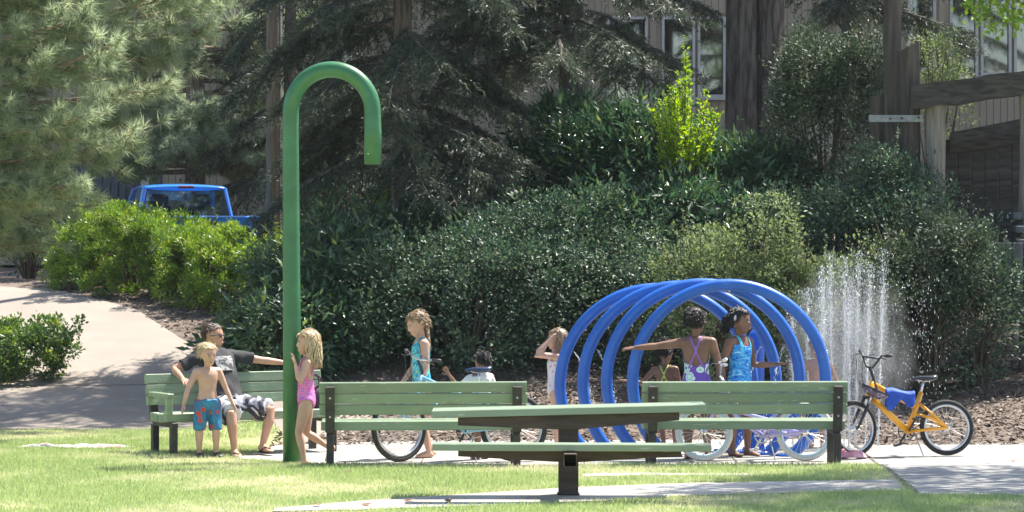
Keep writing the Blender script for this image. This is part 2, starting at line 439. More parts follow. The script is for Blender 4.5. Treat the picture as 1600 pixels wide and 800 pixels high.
def grass():
    rng = np.random.default_rng(5)
    n = 420000
    y = 22.6 + rng.random(n) ** .85 * 10.9
    x = (rng.random(n) * 2 - 1) * (y * .178 + .5)
    keep = np.ones(n, bool)
    for poly in (STRIP, SLIVER, PAD, LPATH, RPATH):
        keep &= ~inside(x + rng.normal(size=n) * .025, y + rng.normal(size=n) * .03, poly)
    keep &= (y < 33.2) & ~((x > 3.5) & (y > 25.0)) & ~((x > -1.9) & (y > 28.75) & (x < 3.7)) & ~((x > -2.55) & (y > 29.6) & (x < 0))
    x, y = x[keep], y[keep]; n = len(x)
    pn = patch_noise(x, y)
    pn = pn + .10 * np.sin(x * 9.1 + 2 * np.sin(y * 5)) + .08 * np.sin(y * 11.3 + x * 6)
    k = ~((pn > .78) & (rng.random(n) < .55)); x, y, pn = x[k], y[k], pn[k]; n = len(x)
    dry = np.clip((pn - .40) * 1.5, 0, .62)
    L = (.026 + .028 * rng.random(n)) * (1.15 - .5 * dry)
    tall = rng.random(n) < .006; L[tall] *= 1.9
    X = np.stack([rng.normal(size=n) * .45, rng.normal(size=n) * .45, np.ones(n)], 1)
    P = np.stack([x, y, ground_h(x, y) + .003], 1)
    var = np.clip(rng.random(n) * .62 + dry * .8, 0, 1)
    V, Fc, vr = scatter(T_BLADE, P, X, randdir(rng, n), L, .0075, var)
    o = link('grass', np_mesh('grass', V, Fc, vr), M_grass)
    tag(o, 'short mown lawn grass, dry and yellowed in patches', 'grass', kind='stuff')
grass()
M_chip = leafmat('bark_chip', [(0, (.055, .04, .031)), (.4, (.125, .095, .072)), (.8, (.23, .18, .14)), (1, (.42, .36, .29))], 0, .85, .2)
def chips():
    rng = np.random.default_rng(8)
    n = 26000
    y = 31.3 + rng.random(n) * 6.2; x = -2.6 + rng.random(n) * 9.4
    n2 = 7000
    y = np.concatenate([y, 36.8 + rng.random(n2) * 6.5]); x = np.concatenate([x, -7.8 + rng.random(n2) * 5.2])
    k = ~inside(x, y, PAD) & ~inside(x, y, RPATH) & ~inside(x, y, LPATH)
    up = [(-7.0, 36), (-7.9, 39.2), (-9.6, 42.4), (-9.6, 45.0), (-12, 46), (-7.2, 43.6), (-5.3, 41.6), (-4.25, 39.2), (-3.75, 36)]
    k &= ~inside(x, y, up)
    x, y = x[k], y[k]; n = len(x)
    P = np.stack([x, y, ground_h(x, y) + .004 + .02 * rng.random(n)], 1)
    X = np.stack([rng.normal(size=n), rng.normal(size=n), .25 * rng.normal(size=n)], 1)
    N = np.stack([.4 * rng.normal(size=n), .4 * rng.normal(size=n), np.ones(n)], 1)
    V, Fc, vr = scatter(T_CHIP, P, X, N, .03 + .06 * rng.random(n) ** 2, None, None, rng)
    o = link('bark_chips', np_mesh('bark_chips', V, Fc, vr), M_chip)
    tag(o, 'brown bark chips strewn over the planted bank', 'bark chips', kind='stuff')
chips()

# ------------------------------------------------------------------ building behind the trees
M_siding = mat('beige_siding', (.235, .20, .15), (.29, .25, .19), 3, .8, .1, stretch=(1, 1, .2))
M_trim = mat('white_trim', (.36, .355, .335), (.44, .43, .41), 4, .6)
M_dkdoor = mat('dark_blue_door', (.045, .06, .085), (.06, .075, .10), 3, .55)
M_wglass = glass_mat('window_glass', (.4, .44, .42), .72)
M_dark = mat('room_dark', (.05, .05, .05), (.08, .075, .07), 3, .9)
M_curt = mat('curtain', (.42, .40, .35), (.50, .48, .42), 3, .9, stretch=(14, 14, .3))
BD = 56.0
def building():
    t = thing('apartment_building', 'long beige sided apartment building half hidden behind the conifers', 'building', (0, BD, gh(0, BD)))
    z0 = gh(0, BD)
    # wall as panels round the window openings
    openings = []
    def rect(a, b, top, bot, d=BD): openings.append((PX(a, d), PX(b, d), PZ(bot, d) - z0, PZ(top, d) - z0))
    rect(948, 1012, 26, 160); rect(1034, 1086, 26, 214); rect(1090, 1134, 26, 152)
    rect(1418, 1462, -60, 110); rect(1484, 1528, -60, 150); rect(1532, 1580, -60, 118); rect(1584, 1640, -60, 118)
    rect(110, 222, 250, 420)
    rect(530, 566, 50, 90)
    def cut(u0, u1, v0, v1, mb):
        us = sorted({u0, u1} | {q for o in openings for q in o[:2] if u0 < q < u1})
        for a, b in zip(us, us[1:]):
            mids = sorted([o for o in openings if o[0] < (a + b) / 2 < o[1]], key=lambda o: o[2])
            v = v0
            for o in mids:
                if o[2] > v: mb.box(((a + b) / 2, .15, (v + min(o[2], v1)) / 2), (b - a, .3, min(o[2], v1) - v))
                v = max(v, o[3])
            if v < v1: mb.box(((a + b) / 2, .15, (v + v1) / 2), (b - a, .3, v1 - v))
    w = MB(); cut(-18, 18, -.6, 9.5, w); w.box((0, 5.0, 9.6), (37, 11, .2)); w.box((0, 9.8, 4.5), (36, .3, 10)); w.box((-17.8, 5, 4.5), (.3, 9.4, 10)); w.box((17.8, 5, 4.5), (.3, 9.4, 10)); w.box((0, 5, 3.2), (35.4, 9.4, .15))
    wall = w.build('wall', M_siding, t)
    bd = MB().box((0, 0, 0), (.122, .026, 1), bevel=.004).mesh('siding_board')
    bd.materials.append(M_siding)
    x = -11.5
    while x < 11.6:
        segs = [(-.4, 6.9)]
        for o in openings:
            if o[0] - .05 < x < o[1] + .05:
                ns = []
                for a, b in segs:
                    if o[2] > a: ns.append((a, min(b, o[2] - .06)))
                    if o[3] < b: ns.append((o[3] + .06, b))
                segs = ns
        for a, b in segs:
            if b - a > .1:
                o_ = link('siding_board', bd, None, wall, loc=(x, -.012, (a + b) / 2)); o_.scale = (1, 1, b - a)
        x += .13
    f = MB().box((0, -.10, 9.3), (36.6, .2, .5)).build('fascia', M_trim, t)
    for i, o in enumerate(openings):
        cx, cz, ww, hh = (o[0] + o[1]) / 2, (o[2] + o[3]) / 2, o[1] - o[0], o[3] - o[2]
        if i == 7:
            dmb = MB().box((cx, .12, cz), (ww, .05, hh))
            for k in range(9): dmb.box((o[0] + ww * (k + .5) / 9, .085, cz), (ww / 9 - .03, .03, hh - .1))
            dr = dmb.build('garage_door', M_dkdoor, t)
            MB().box((o[1] + .06, -.05, cz), (.15, .1, hh + .1)).build('door_post', M_trim, dr)
            MB().box((o[1] + .28, -.04, cz), (.18, .06, hh + .1)).build('door_jamb', M_dkdoor, dr)
            continue
        wn = MB()
        fr = .05
        wn.box((o[0] + fr / 2, .05, cz), (fr, .2, hh)); wn.box((o[1] - fr / 2, .05, cz), (fr, .2, hh))
        wn.box((cx, .051, o[2] + fr / 2), (ww - 2 * fr, .2, fr)); wn.box((cx, .051, o[3] - fr / 2), (ww - 2 * fr, .2, fr))
        wo = wn.build('window', M_trim, t)
        MB().box((cx, .06, cz), (ww - 2 * fr, .012, hh - 2 * fr)).build('pane', M_wglass, wo)
        MB().box((cx, -.06, o[2] - .03), (ww + .1, .16, .05)).build('sill', M_trim, wo)
        MB().box((o[0] + ww * .27, .42, cz), (ww * .5, .03, hh + .3)).build('curtain', M_curt, wo)
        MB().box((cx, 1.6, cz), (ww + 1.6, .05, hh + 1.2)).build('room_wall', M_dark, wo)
building()

# ------------------------------------------------------------------ weathered timber structure on the right bank
M_log = mat('weathered_log', (.05, .040, .034), (.10, .085, .072), 5, .9, .6, stretch=(4, 4, .35))
M_logpale = mat('pale_log', (.16, .14, .115), (.28, .25, .215), 5, .9, .5, stretch=(5, 5, .4))
M_beam = mat('shade_toned_beam', (.03, .027, .024), (.075, .068, .06), 6, .95, .5, stretch=(.5, 4, 4))  # tones taken down to stand in for shade on beam, rail and planks
M_strap = mat('galvanised_strap', (.20, .215, .23), (.30, .315, .33), 14, .55, .05, metal=.6)
M_plank = mat('grey_plank', (.07, .075, .085), (.13, .135, .145), 5, .85, .3, stretch=(4, 4, .4))
def timber():
    d = 36.0
    t = thing('timber_frame', 'weathered timber post and beam frame with dark plank wall on bank', 'timber structure', (PX(1480, d), d, gh(PX(1480, d), d)))
    o = Vector(t.location)
    def post(px0, px1, py, dd, m, jit, cut=0.0):
        x = (PX(px0, dd) + PX(px1, dd)) / 2; r = (PX(px1, dd) - PX(px0, dd)) / 2
        zb = gh(x, dd) - .5; zt = PZ(py, dd)
        rng = random.Random(jit); mb = MB(); secs = []
        for k in range(9):
            z = zb + (zt - zb) * k / 8; rr = r * (1 + rng.uniform(-.05, .05))
            secs.append(((x + rng.uniform(-.01, .01), dd + rng.uniform(-.01, .01), z), (rr, 0, cut * r if k == 8 else 0), (0, rr, 0)))
        mb.loft([((c[0] - o.x, c[1] - o.y, c[2] - o.z), a, b) for c, a, b in secs], 14)
        return mb.build('post', m, t, sm=False)
    post(1358, 1384, 150, d + .35, M_log, 1); post(1380, 1409, -40, d + .3, M_log, 2); post(1405, 1438, 72, d, M_log, 3, .5)
    post(1446, 1477, 158, d - .15, M_logpale, 4); post(1592, 1622, 130, d - .35, M_logpale, 5)
    # beam, slightly rising to the right
    mb = MB(); a = W3(1424, 152, d - .15) - o; b = W3(1640, 126, d - .45) - o
    dirv = (b - a).normalized(); up = Vector((0, 0, 1)); rng = random.Random(3); secs = []
    for k in range(10):
        c = a.lerp(b, k / 9) + Vector((0, 0, rng.uniform(-.012, .012)))
        sdv = dirv.cross(up).normalized(); q_ = .185 + rng.uniform(-.008, .008); secs.append((c, (up + sdv) * q_ * .78, (up - sdv) * q_ * .78))
    mb.loft(secs, 4); mb.build('beam', M_beam, t)
    s = MB(); a = W3(1356, 187, d - .12) - o; b = W3(1440, 184, d - .16) - o
    R = Matrix.Identity(3)
    s.box((a + b) / 2 + Vector((0, -.06, 0)), ((b - a).length, .012, .085), R, .003); st = s.build('metal_strap', M_strap, t)
    for q in (.08, .4, .62, .93):
        MB().tube([(a.lerp(b, q)) + Vector((0, -.065, 0)), a.lerp(b, q) + Vector((0, -.078, 0))], .016, 8).build('bolt', M_log, st)
    # rail, plank wall and steps
    a = W3(1484, 224, d + .2) - o; b = W3(1640, 196, d) - o
    mb = MB(); mb.loft([(a, (0, 0, .13), (0, .05, 0)), (b, (0, 0, .15), (0, .05, 0))], 4); mb.build('rail', M_beam, t)
    pm = MB().box((0, 0, 0), (.16, .04, 2.1), bevel=.008).mesh('plank'); pm.materials.append(M_beam)
    for k in range(11):
        x = PX(1486, d + .3) + k * .165
        link('plank', pm, None, t, loc=(x - o.x, .3 + .01 * (k % 2), PZ(352, d) - o.z + .02 * math.sin(k * 2.1)))
    # steps going down to the right, below the wall
    sm_ = MB().box((0, 0, 0), (1.3, .3, .09), bevel=.015).mesh('step'); sm_.materials.append(M_plank)
    for k in range(5):
        link('step', sm_, None, t, loc=(PX(1655, d) - o.x, -.35 - k * .16, PZ(338, d) - o.z - k * .16))
    p2 = MB().box((0, 0, 0), (.12, .045, .95), bevel=.008).mesh('skirt_plank'); p2.materials.append(M_plank)
    for k in range(9):
        link('skirt_plank', p2, None, t, loc=(PX(1556, 34.9) + k * .128 - o.x, 34.9 - d + .01 * (k % 2), PZ(442, 34.9) - o.z))
timber()

# ------------------------------------------------------------------ utility pole far behind
M_pole = mat('old_pole', (.10, .08, .06), (.17, .135, .10), 6, .9, .4, stretch=(6, 6, .3))
up_ = thing('utility_pole', 'slim brown wooden utility pole with a pale strip standing in for its bright edge', 'pole', (PX(427, 45), 45, gh(PX(427, 45), 45)))
MB().tube([(0, 0, -.4), (0, 0, 4), (0, 0, 9)], [.11, .105, .08], 12).build('pole_shaft', M_pole, up_, sm=True)
MB().tube([(.12, -.03, -.2), (.118, -.03, 4), (.10, -.02, 8.6)], .018, 8).build('bright_edge', M_trim, up_, sm=True)  # pale tube added to imitate the bright right edge of the pole

# ------------------------------------------------------------------ green cane-shaped shower pole
M_cane = mat('green_powder_coat', (.022, .125, .045), (.034, .165, .062), 5, .40, .03, bscale=40, coat=.2, scuff=(.12, .27, .14))
M_steel = mat('dull_steel', (.35, .35, .34), (.45, .45, .44), 10, .4, .03, metal=.8)
def cane():
    d = 29.0; x = PX(455, d); z0 = gh(x, d)
    t = thing('shower_pole', 'tall green cane shaped water spray pole beside the slatted bench', 'spray pole', (x, d, z0))
    r = .082; R = (PX(582, d) - PX(453.5, d)) / 2; ztop = PZ(98, d) - z0 - r - R
    pts = [(.012, 0, .0), (.008, 0, 1.2), (0, 0, 2.4), (-.006, 0, ztop - .15)]; rad = [.094, .088, .083, .081]
    for k in range(25):
        a = math.pi * (1 - k / 24)
        pts.append((R + R * math.cos(a) - .004, -.10 * (k / 24), ztop + R * math.sin(a) * 1.03)); rad.append(.081)
    pts += [(2 * R, -.105, ztop - .20), (2 * R, -.108, PZ(257, d) - z0)]; rad += [.084, .085]
    MB().tube(pts, rad, 24).build('bent_pipe', M_cane, t, sm=True)
    e = pts[-1]
    MB().tube([(e[0], e[1], e[2] - .003), (e[0], e[1], e[2] + .012)], .066, 20).build('shower_head', M_dark, t, sm=False)
    for q in (.0,):
        MB().tube([(e[0] - .04, e[1] - .073, e[2] + .10), (e[0] - .043, e[1] - .084, e[2] + .10)], .008, 8).build('screw', M_steel, t)
    MB().tube([(.012, 0, 0), (.012, 0, .02)], [.105, .10], 24).build('base_collar', M_cane, t, sm=False)
cane()

# ------------------------------------------------------------------ blue hoops
M_blue = mat('blue_powder_coat', (.010, .098, .44), (.016, .125, .50), 4, .36, .02, bscale=50, coat=.15, scuff=(.16, .30, .56))
HOOPS = []
def hoops():
    labels = ['blue steel hoop standing outermost, framing the girls in swimsuits',
              'blue steel hoop directly behind the outermost hoop',
              'blue steel hoop second behind the outermost hoop, with spray jet',
              'blue steel hoop farthest along the tunnel, in front of girl with raised hands']
    for k in range(4):
        d = 29.9 + .22 * k
        s = SC_(d)
        cx = [1139.5, 1099, 1062, 1026][k]; top = [435.5, 434.5, 438, 442][k]
        x = PX(cx, d); z0 = gh(x, d) + .016
        Ro = (160.5 if k < 3 else 160) / s; tr = .060; R = Ro - tr
        zc = PZ(top, d) - z0 - Ro
        t = thing('spray_hoop', labels[k], 'spray hoop', (x, d, z0), 0, 'blue hoops forming the water tunnel')
        a0 = math.asin(max(-1, min(1, (-zc - .03) / R)))
        n = 72; pts = []
        for i in range(n + 1):
            a = a0 + (math.pi - 2 * a0) * i / n
            pts.append((R * math.cos(a), .04 * math.cos(a), zc + R * math.sin(a)))
        MB().tube(pts, tr, 18).build('hoop_tube', M_blue, t, sm=True)
        for sgn in (0, -1):
            p = pts[sgn]
            MB().tube([(p[0], p[1], -.01), (p[0], p[1], .022)], [.11, .105], 20).build('base_flange', M_blue, t)
        for ang in (38, 142, 90):
            a = math.radians(ang)
            MB().tube([((R - tr + .008) * math.cos(a), .04 * math.cos(a), zc + (R - tr + .008) * math.sin(a)), ((R - tr - .016) * math.cos(a), .04 * math.cos(a), zc + (R - tr - .016) * math.sin(a))], .011, 8).build('nozzle', M_steel, t)
        HOOPS.append((x, d, z0, R, tr, zc))
hoops()
# stubby blue spray post inside the tunnel
def bollard():
    d = 30.9; x = PX(1181, d); z0 = gh(x, d) + .016; h = PZ(514, d) - z0
    t = thing('spray_post', 'stubby blue round topped spray post behind the girl in blue', 'spray post', (x, d, z0))
    pts = [(0, 0, 0), (0, 0, h - .11)]; rad = [.09, .088]
    for q in (.25, .5, .7, .85, .95, 1.0): pts.append((0, 0, h - .11 + .11 * q)); rad.append(.088 * math.sqrt(max(.003, 1 - q * q)))
    MB().tube(pts, rad, 20).build('post_shell', M_blue, t, sm=True)
    MB().tube([(0, 0, -.01), (0, 0, .02)], .14, 20).build('base_flange', M_blue, t)
    MB().tube([(-.05, -.07, h - .16), (-.055, -.095, h - .155)], .015, 8).build('nozzle', M_steel, t)
bollard()

# ------------------------------------------------------------------ benches
M_green = painted_wood('faded_green_paint', (.195, .265, .165), (.255, .325, .21), (.42, .42, .36))
M_green2 = painted_wood('faded_green_paint_table', (.215, .285, .185), (.27, .34, .235), (.42, .42, .36))
M_iron = mat('black_iron', (.022, .020, .018), (.05, .042, .034), 9, .6, .2)
M_brown = mat('dark_stained_wood', (.045, .030, .020), (.085, .060, .042), 5, .75, .3, stretch=(.6, 4, 4))
BL = 1.98
_bb = MB().box((0, 0, 0), (BL, .045, .098), bevel=.006).mesh('back_board'); _bb.materials.append(M_green)
_sb = MB().box((0, 0, 0), (BL - .03, .098, .088), bevel=.007).mesh('seat_board'); _sb.materials.append(M_green)
def bench(label, loc, rotz, arm=False):
    """x along the bench, +y the way a sitter faces"""
    t = thing('park_bench', label, 'bench', loc, rotz, 'green slatted park benches')
    rec = math.radians(9)
    rng = random.Random(label)
    for k in range(3):
        z = .565 + k * .107
        link('back_board', _bb, None, t, loc=(rng.uniform(-.006, .006), -.20 - (z - .45) * math.tan(rec), z), rot=(rec, rng.uniform(-.002, .002), 0))
    for k in range(4):
        link('seat_board', _sb, None, t, loc=(rng.uniform(-.006, .006), -.13 + k * .11, .40 + (0.006 if k in (0, 3) else 0) + rng.uniform(-.002, .002)), rot=(0, rng.uniform(-.002, .002), 0))
    for sx in (-1, 1):
        x = sx * (BL / 2 - .10)
        mb = MB(); mb.box((x, -.255 - .03, .57), (.088, .05, .44), rotm('X', math.degrees(rec)), .005)
        sp = mb.build('back_post', M_iron, t)
        for z in (.50, .68):
            MB().tube([(x, -.30 - (z - .57) * .16, z), (x, -.325 - (z - .57) * .16, z)], .012, 6).build('bolt', M_steel, sp)
        MB().box((x, .03, .335), (.07, .50, .05), None, .005).build('seat_rail', M_iron, t)
        MB().box((x, -.235, .155), (.068, .068, .33), None, .005).build('leg', M_iron, t)
        MB().box((x, .235, .155), (.068, .068, .33), None, .005).build('leg', M_iron, t)
    if arm:
        x = -BL / 2 + .05
        MB().box((x, .03, .63), (.075, .50, .045), None, .006).build('armrest', M_green, t)
        MB().box((x, .235, .525), (.07, .045, .165), None, .005).build('armrest_support', M_green, t)
    return t
# the one with the man: left end visible, seat turned towards the camera and right
B1D = 30.35; B1R = math.radians(180 + 30)
bx = PX(382, B1D)
bench1 = bench('green slatted bench with armrest, a man lounging on it', (bx, B1D, gh(bx, B1D)), B1R, False)
def local_arm(t):
    x = BL / 2 - .05
    MB().box((x, .03, .63), (.075, .50, .045), None, .006).build('armrest', M_green, t)
    MB().box((x, .235, .525), (.07, .045, .165), None, .005).build('armrest_support', M_green, t)
local_arm(bench1)
b2d = 28.45; b2x = PX(661, b2d)
bench('green slatted bench seen from behind, the blue bicycle parked at its seat', (b2x, b2d, gh(b2x, b2d) - .004), math.radians(3))
b3d = 28.75; b3x = PX(1159, b3d)
bench('green slatted bench seen from behind, in front of the lavender bicycle', (b3x, b3d - .08, gh(b3x, b3d) + .015), math.radians(1.5))

# ------------------------------------------------------------------ picnic table
def table():
    d = 25.0; x = PX(888, d); z0 = gh(x, d) + .014
    t = thing('picnic_table', 'green plank picnic table on single dark post with bench seat', 'picnic table', (x, d, z0))
    L = 2.30
    bm_ = MB().box((0, 0, 0), (L, .096, .062), bevel=.006).mesh('top_board'); bm_.materials.append(M_green2)
    tilt = math.radians(-1.35)
    for k in range(4):
        link('top_board', bm_, None, t, loc=(.0, -.155 + k * .103, .715 + .002 * (k % 2)), rot=(0, tilt, 0))
    sb_ = MB().box((0, 0, 0), (L - .01, .105, .058), bevel=.006).mesh('seat_board'); sb_.materials.append(M_green2)
    for k in range(2):
        link('seat_board', sb_, None, t, loc=(.015, -.70 + k * .112, .448), rot=(0, math.radians(.2), 0))
    MB().box((0, 0, .325), (.168, .168, .69), None, .008).build('post', M_brown, t)
    MB().box((0, 0, .008), (.19, .19, .012), None, .003).build('base_plate', M_iron, t)
    def beam(y, ztop, half, deep, end, yw, name, tilt_=0.0):
        mb = MB(); pr = [(-half, ztop), (half, ztop), (half, ztop - end), (.12, ztop - deep), (-.12, ztop - deep), (-half, ztop - end)]
        c, s = math.cos(-tilt_), math.sin(-tilt_)
        q = [(a, b + a * s) for a, b in pr]
        vs = [(a, y - yw / 2, b) for a, b in q] + [(a, y + yw / 2, b) for a, b in q]
        n = 6
        fs = [tuple(range(n))[::-1], tuple(range(n, 2 * n))] + [(i, (i + 1) % n, n + (i + 1) % n, n + i) for i in range(n)]
        mb.add(vs, fs); return mb.build(name, M_brown, t)
    beam(-.11, .676, .93, .115, .062, .05, 'top_bearer', tilt); beam(.11, .676, .93, .115, .062, .05, 'top_bearer', tilt)
    beam(-.60, .418, .92, .095, .05, .05, 'seat_bearer')
    # hollow square steel arm that carries the seat
    tb = MB(); w = .102; th = .008
    for (cx, cz, sx, sz) in ((0, w / 2, w, th), (0, -w / 2, w, th), (-w / 2, 0, th, w - th - .004), (w / 2, 0, th, w - th - .004)):
        tb.box((cx, -.50, .352 + cz), (sx, .78, sz))
    tb.build('seat_arm', M_brown, t)
table()

# ------------------------------------------------------------------ bicycles
M_tyre = mat('black_tyre', (.018, .018, .018), (.035, .034, .032), 20, .8, .2)
M_tyrew = mat('white_tyre', (.58, .57, .54), (.68, .67, .63), 12, .7, .1)
M_rim = mat('alloy_rim', (.55, .55, .55), (.68, .68, .68), 8, .3, 0, metal=.9)
M_rimw = mat('pale_blue_rim', (.45, .62, .68), (.55, .70, .75), 8, .35, 0)
M_spoke = mat('steel_spoke', (.62, .62, .61), None, rough=.35, metal=.3)
M_chrome = mat('chrome', (.7, .7, .7), None, rough=.2, metal=1.0)
M_blk = mat('black_plastic', (.02, .02, .022), (.04, .04, .042), 15, .5)
M_sad = mat('navy_saddle_vinyl', (.015, .03, .075), (.03, .05, .11), 10, .35, .05)
M_sadb = mat('black_saddle_vinyl', (.02, .022, .028), (.04, .045, .055), 10, .3, .05)
M_fblue = mat('pale_blue_enamel', (.24, .52, .70), (.30, .58, .76), 6, .3, coat=.4)
M_flav = mat('lavender_enamel', (.42, .38, .72), (.50, .46, .80), 6, .3, coat=.4)
M_forg = mat('orange_enamel', (.85, .36, .012), (.92, .44, .02), 6, .3, coat=.4)
M_white = mat('white_plastic', (.7, .7, .7), (.78, .78, .78), 8, .4)

def wheel(parent, R, tw, c, steer, tyre, rim, nsp=28, front=True):
    """wheel in the local xz plane, turned about z by steer"""
    rm = MB().torus(R - tw * 1.15, tw * .32, 44, 8, ry=tw * .42)
    w = rm.build('wheel', rim, parent, sm=True, loc=c, rot=(0, 0, steer))
    ty = MB().torus(R - tw * .5, tw * .5, 48, 10).build('tyre', tyre, w, sm=True)
    hb = MB().tube([(0, -.045, 0), (0, -.035, 0), (0, 0, 0), (0, .035, 0), (0, .045, 0)], [.014, .03, .016, .03, .014], 12).build('hub', M_chrome, w, sm=False)
    sp = MB()
    for k in range(nsp):
        a = 2 * math.pi * k / nsp; sd = 1 if k % 2 else -1; b = a + (0.42 if (k // 2) % 2 else -.42)
        sp.tube([(.028 * math.cos(b), .033 * sd, .028 * math.sin(b)), ((R - tw * 1.3) * math.cos(a), 0, (R - tw * 1.3) * math.sin(a))], .0019, 4)
    sp.build('spoke_set', M_spoke, w)
    MB().tube([(0, -.06, 0), (0, .06, 0)], .007, 8).build('axle', M_steel, w)
    return w

def bicycle(label, loc, rotz, lean, R, tw, wb, frame, tyre, rim, steer=0.0, style='mtb', saddle_z=.9, bar_z=1.0, sad=None, group='bicycles parked at the splash pad'):
    """x forward, y left, wheels on z = 0"""
    t = thing('bicycle', label, 'bicycle', loc, rotz, group)
    t.rotation_euler = (lean, 0, rotz)
    rx, fx = -wb * .42, wb * .58
    wheel(t, R, tw, (rx, 0, R), 0, tyre, rim)
    bbp = Vector((0, 0, R * .88))
    # steering axis
    ang = math.radians(20); tail = Vector((-math.sin(ang), 0, math.cos(ang)))
    fo = .04
    crown = Vector((fx, 0, R)) + tail * (R + .05) + Vector((-fo, 0, 0))
    headb = crown + tail * .03; headt = crown + tail * (.15 if style != 'kid' else .13)
    S = Matrix.Rotation(steer, 3, tail)
    def st(p): return headb + S @ (Vector(p) - headb)
    fc = st((fx, 0, R))
    wheel(t, R, tw, fc, steer, tyre, rim)
    seat_top = Vector((-.16 if style != 'kid' else -.12, 0, saddle_z - .14)) if style == 'mtb' else Vector((-.15, 0, saddle_z - .16))
    fr = MB(); tr = .019 if style == 'mtb' else .021
    if style == 'bmx': tr = .026
    if style == 'kid':
        mid = bbp.lerp(headb, .5) + Vector((0, 0, -.06))
        fr.tube([headb, mid, bbp], tr, 10); fr.tube([headt, mid + Vector((-.02, 0, .09)), bbp + Vector((-.05, 0, .16))], tr * .85, 10)
    else:
        fr.tube([headb, bbp], tr * 1.25, 12)
        fr.tube([headt, bbp.lerp(seat_top, .62)], tr, 10)
    fr.tube([bbp, seat_top], tr, 10); fr.tube([headb - tail * .02, headt + tail * .02], tr * 1.25, 12)
    fr.tube([bbp + Vector((0, -.04, 0)), bbp + Vector((0, .04, 0))], .026, 12)
    for sy in (-1, 1):
        fr.tube([bbp + Vector((-.03, .03 * sy, 0)), (rx, .058 * sy, R)], tr * .6, 8)
        fr.tube([seat_top.lerp(bbp, .25) + Vector((0, .015 * sy, 0)), (rx, .058 * sy, R)], tr * .5, 8)
        if style == 'bmx': fr.tube([bbp.lerp(seat_top, .45), Vector((rx + .16, .04 * sy, R + .1)), (rx, .058 * sy, R)], tr * .6, 8)
    frm = fr.build('frame', frame, t, sm=True)
    fk = MB()
    for sy in (-1, 1):
        a = Vector((crown.x, .055 * sy, crown.z)); b = Vector((fx, .058 * sy, R))
        fk.tube([st(a), st(a.lerp(b, .5) + Vector((-.004, 0, 0))), st(b)], [.019, .017, .012] if style != 'kid' else [.015, .014, .011], 10)
    fk.tube([st(crown + Vector((0, -.062, 0))), st(crown + Vector((0, .062, 0)))], .02, 10)
    fk.build('fork', M_blk if style == 'bmx' else frame, t, sm=True)
    # stem and bar
    top = headt + tail * .05; bar = Vector((top.x + .06, 0, bar_z - (.05 if style == 'mtb' else .14)))
    MB().tube([st(headt), st(top), st(bar)], .015, 8).build('stem', M_chrome if style == 'kid' else M_blk, t, sm=True)
    hw = .30 if style == 'mtb' else .27
    if style == 'mtb': bp = [bar + Vector((-.05, -hw, .04)), bar + Vector((-.01, -.12, .02)), bar, bar + Vector((-.01, .12, .02)), bar + Vector((-.05, hw, .04))]
    else: bp = [bar + Vector((-.07, -hw, .14)), bar + Vector((-.02, -.17, .13)), bar + Vector((.0, -.05, 0)), bar + Vector((0, .05, 0)), bar + Vector((-.02, .17, .13)), bar + Vector((-.07, hw, .14))]
    hb = MB().tube([st(p) for p in bp], .0115, 8).build('handlebar', M_chrome if style != 'bmx' else M_blk, t, sm=True)
    if style != 'mtb': MB().tube([st(bp[1].lerp(bp[2], .25)), st(bp[-2].lerp(bp[-3], .25))], .009, 8).build('crossbar', M_chrome if style == 'kid' else M_blk, hb, sm=True)
    for i, j in ((0, 1), (-1, -2)):
        a, b = bp[i], bp[j]
        MB().tube([st(a - (b - a) * .03), st(a.lerp(b, .55))], .0165, 10).build('grip', M_white if style == 'kid' else M_blk, hb, sm=True)
        MB().tube([st(a.lerp(b, .75)), st(a.lerp(b, .6) + Vector((.05, 0, -.02))), st(a.lerp(b, .1) + Vector((.055, 0, -.035)))], .006, 6).build('brake_lever', M_blk if style != 'kid' else M_chrome, hb, sm=True)
    cb = MB()
    for sy in (-1, 1):
        a = st(bp[1].lerp(bp[0], .2) if sy < 0 else bp[-2].lerp(bp[-1], .2))
        m1 = st(bar + Vector((.13, .05 * sy, .06))); e = st(crown + Vector((0, .03 * sy, .02)))
        cb.tube([a, a.lerp(m1, .6) + Vector((0, 0, .05)), m1, m1.lerp(e, .5) + Vector((.04, 0, 0)), e], .0035, 5)
    cb.build('brake_cable', M_blk, t, sm=True)
    # saddle
    sd = MB(); sz = saddle_z; ctr = seat_top.x + (.03 if style == 'mtb' else -.03)
    secs = []
    for q, hw_, hh in ((-.135, .02, .012), (-.125, .07, .026), (-.08, .078, .03), (-.02, .055, .026), (.05, .028, .02), (.11, .02, .018), (.135, .008, .008)):
        secs.append(((ctr + q, 0, sz - hh * .6 + (.012 if q < -.1 else 0) - (.012 if q > .1 else 0)), (0, hw_, 0), (0, 0, hh)))
    sd.loft(secs, 14); so = sd.build('saddle', sad or M_sadb, t, sm=True)
    MB().tube([seat_top - (seat_top - bbp).normalized() * .03, Vector((ctr, 0, sz - .03))], .0135, 10).build('seat_post', M_chrome, so, sm=True)
    rl = MB()
    for sy in (-1, 1): rl.tube([(ctr - .1, .03 * sy, sz - .025), (ctr - .03, .022 * sy, sz - .05), (ctr + .05, .015 * sy, sz - .04), (ctr + .1, .01 * sy, sz - .02)], .004, 6)
    rl.build('saddle_rail', M_chrome, so, sm=True)
    # crankset
    ck = MB().torus(.082 if style != 'kid' else .07, .006, 32, 6, c=(bbp.x, -.055, bbp.z))
    for k in range(5):
        a = 2 * math.pi * k / 5
        ck.tube([(bbp.x, -.055, bbp.z), (bbp.x + .08 * math.cos(a), -.055, bbp.z + .08 * math.sin(a))], .007, 6)
    ca = math.radians(-62)
    pe = []
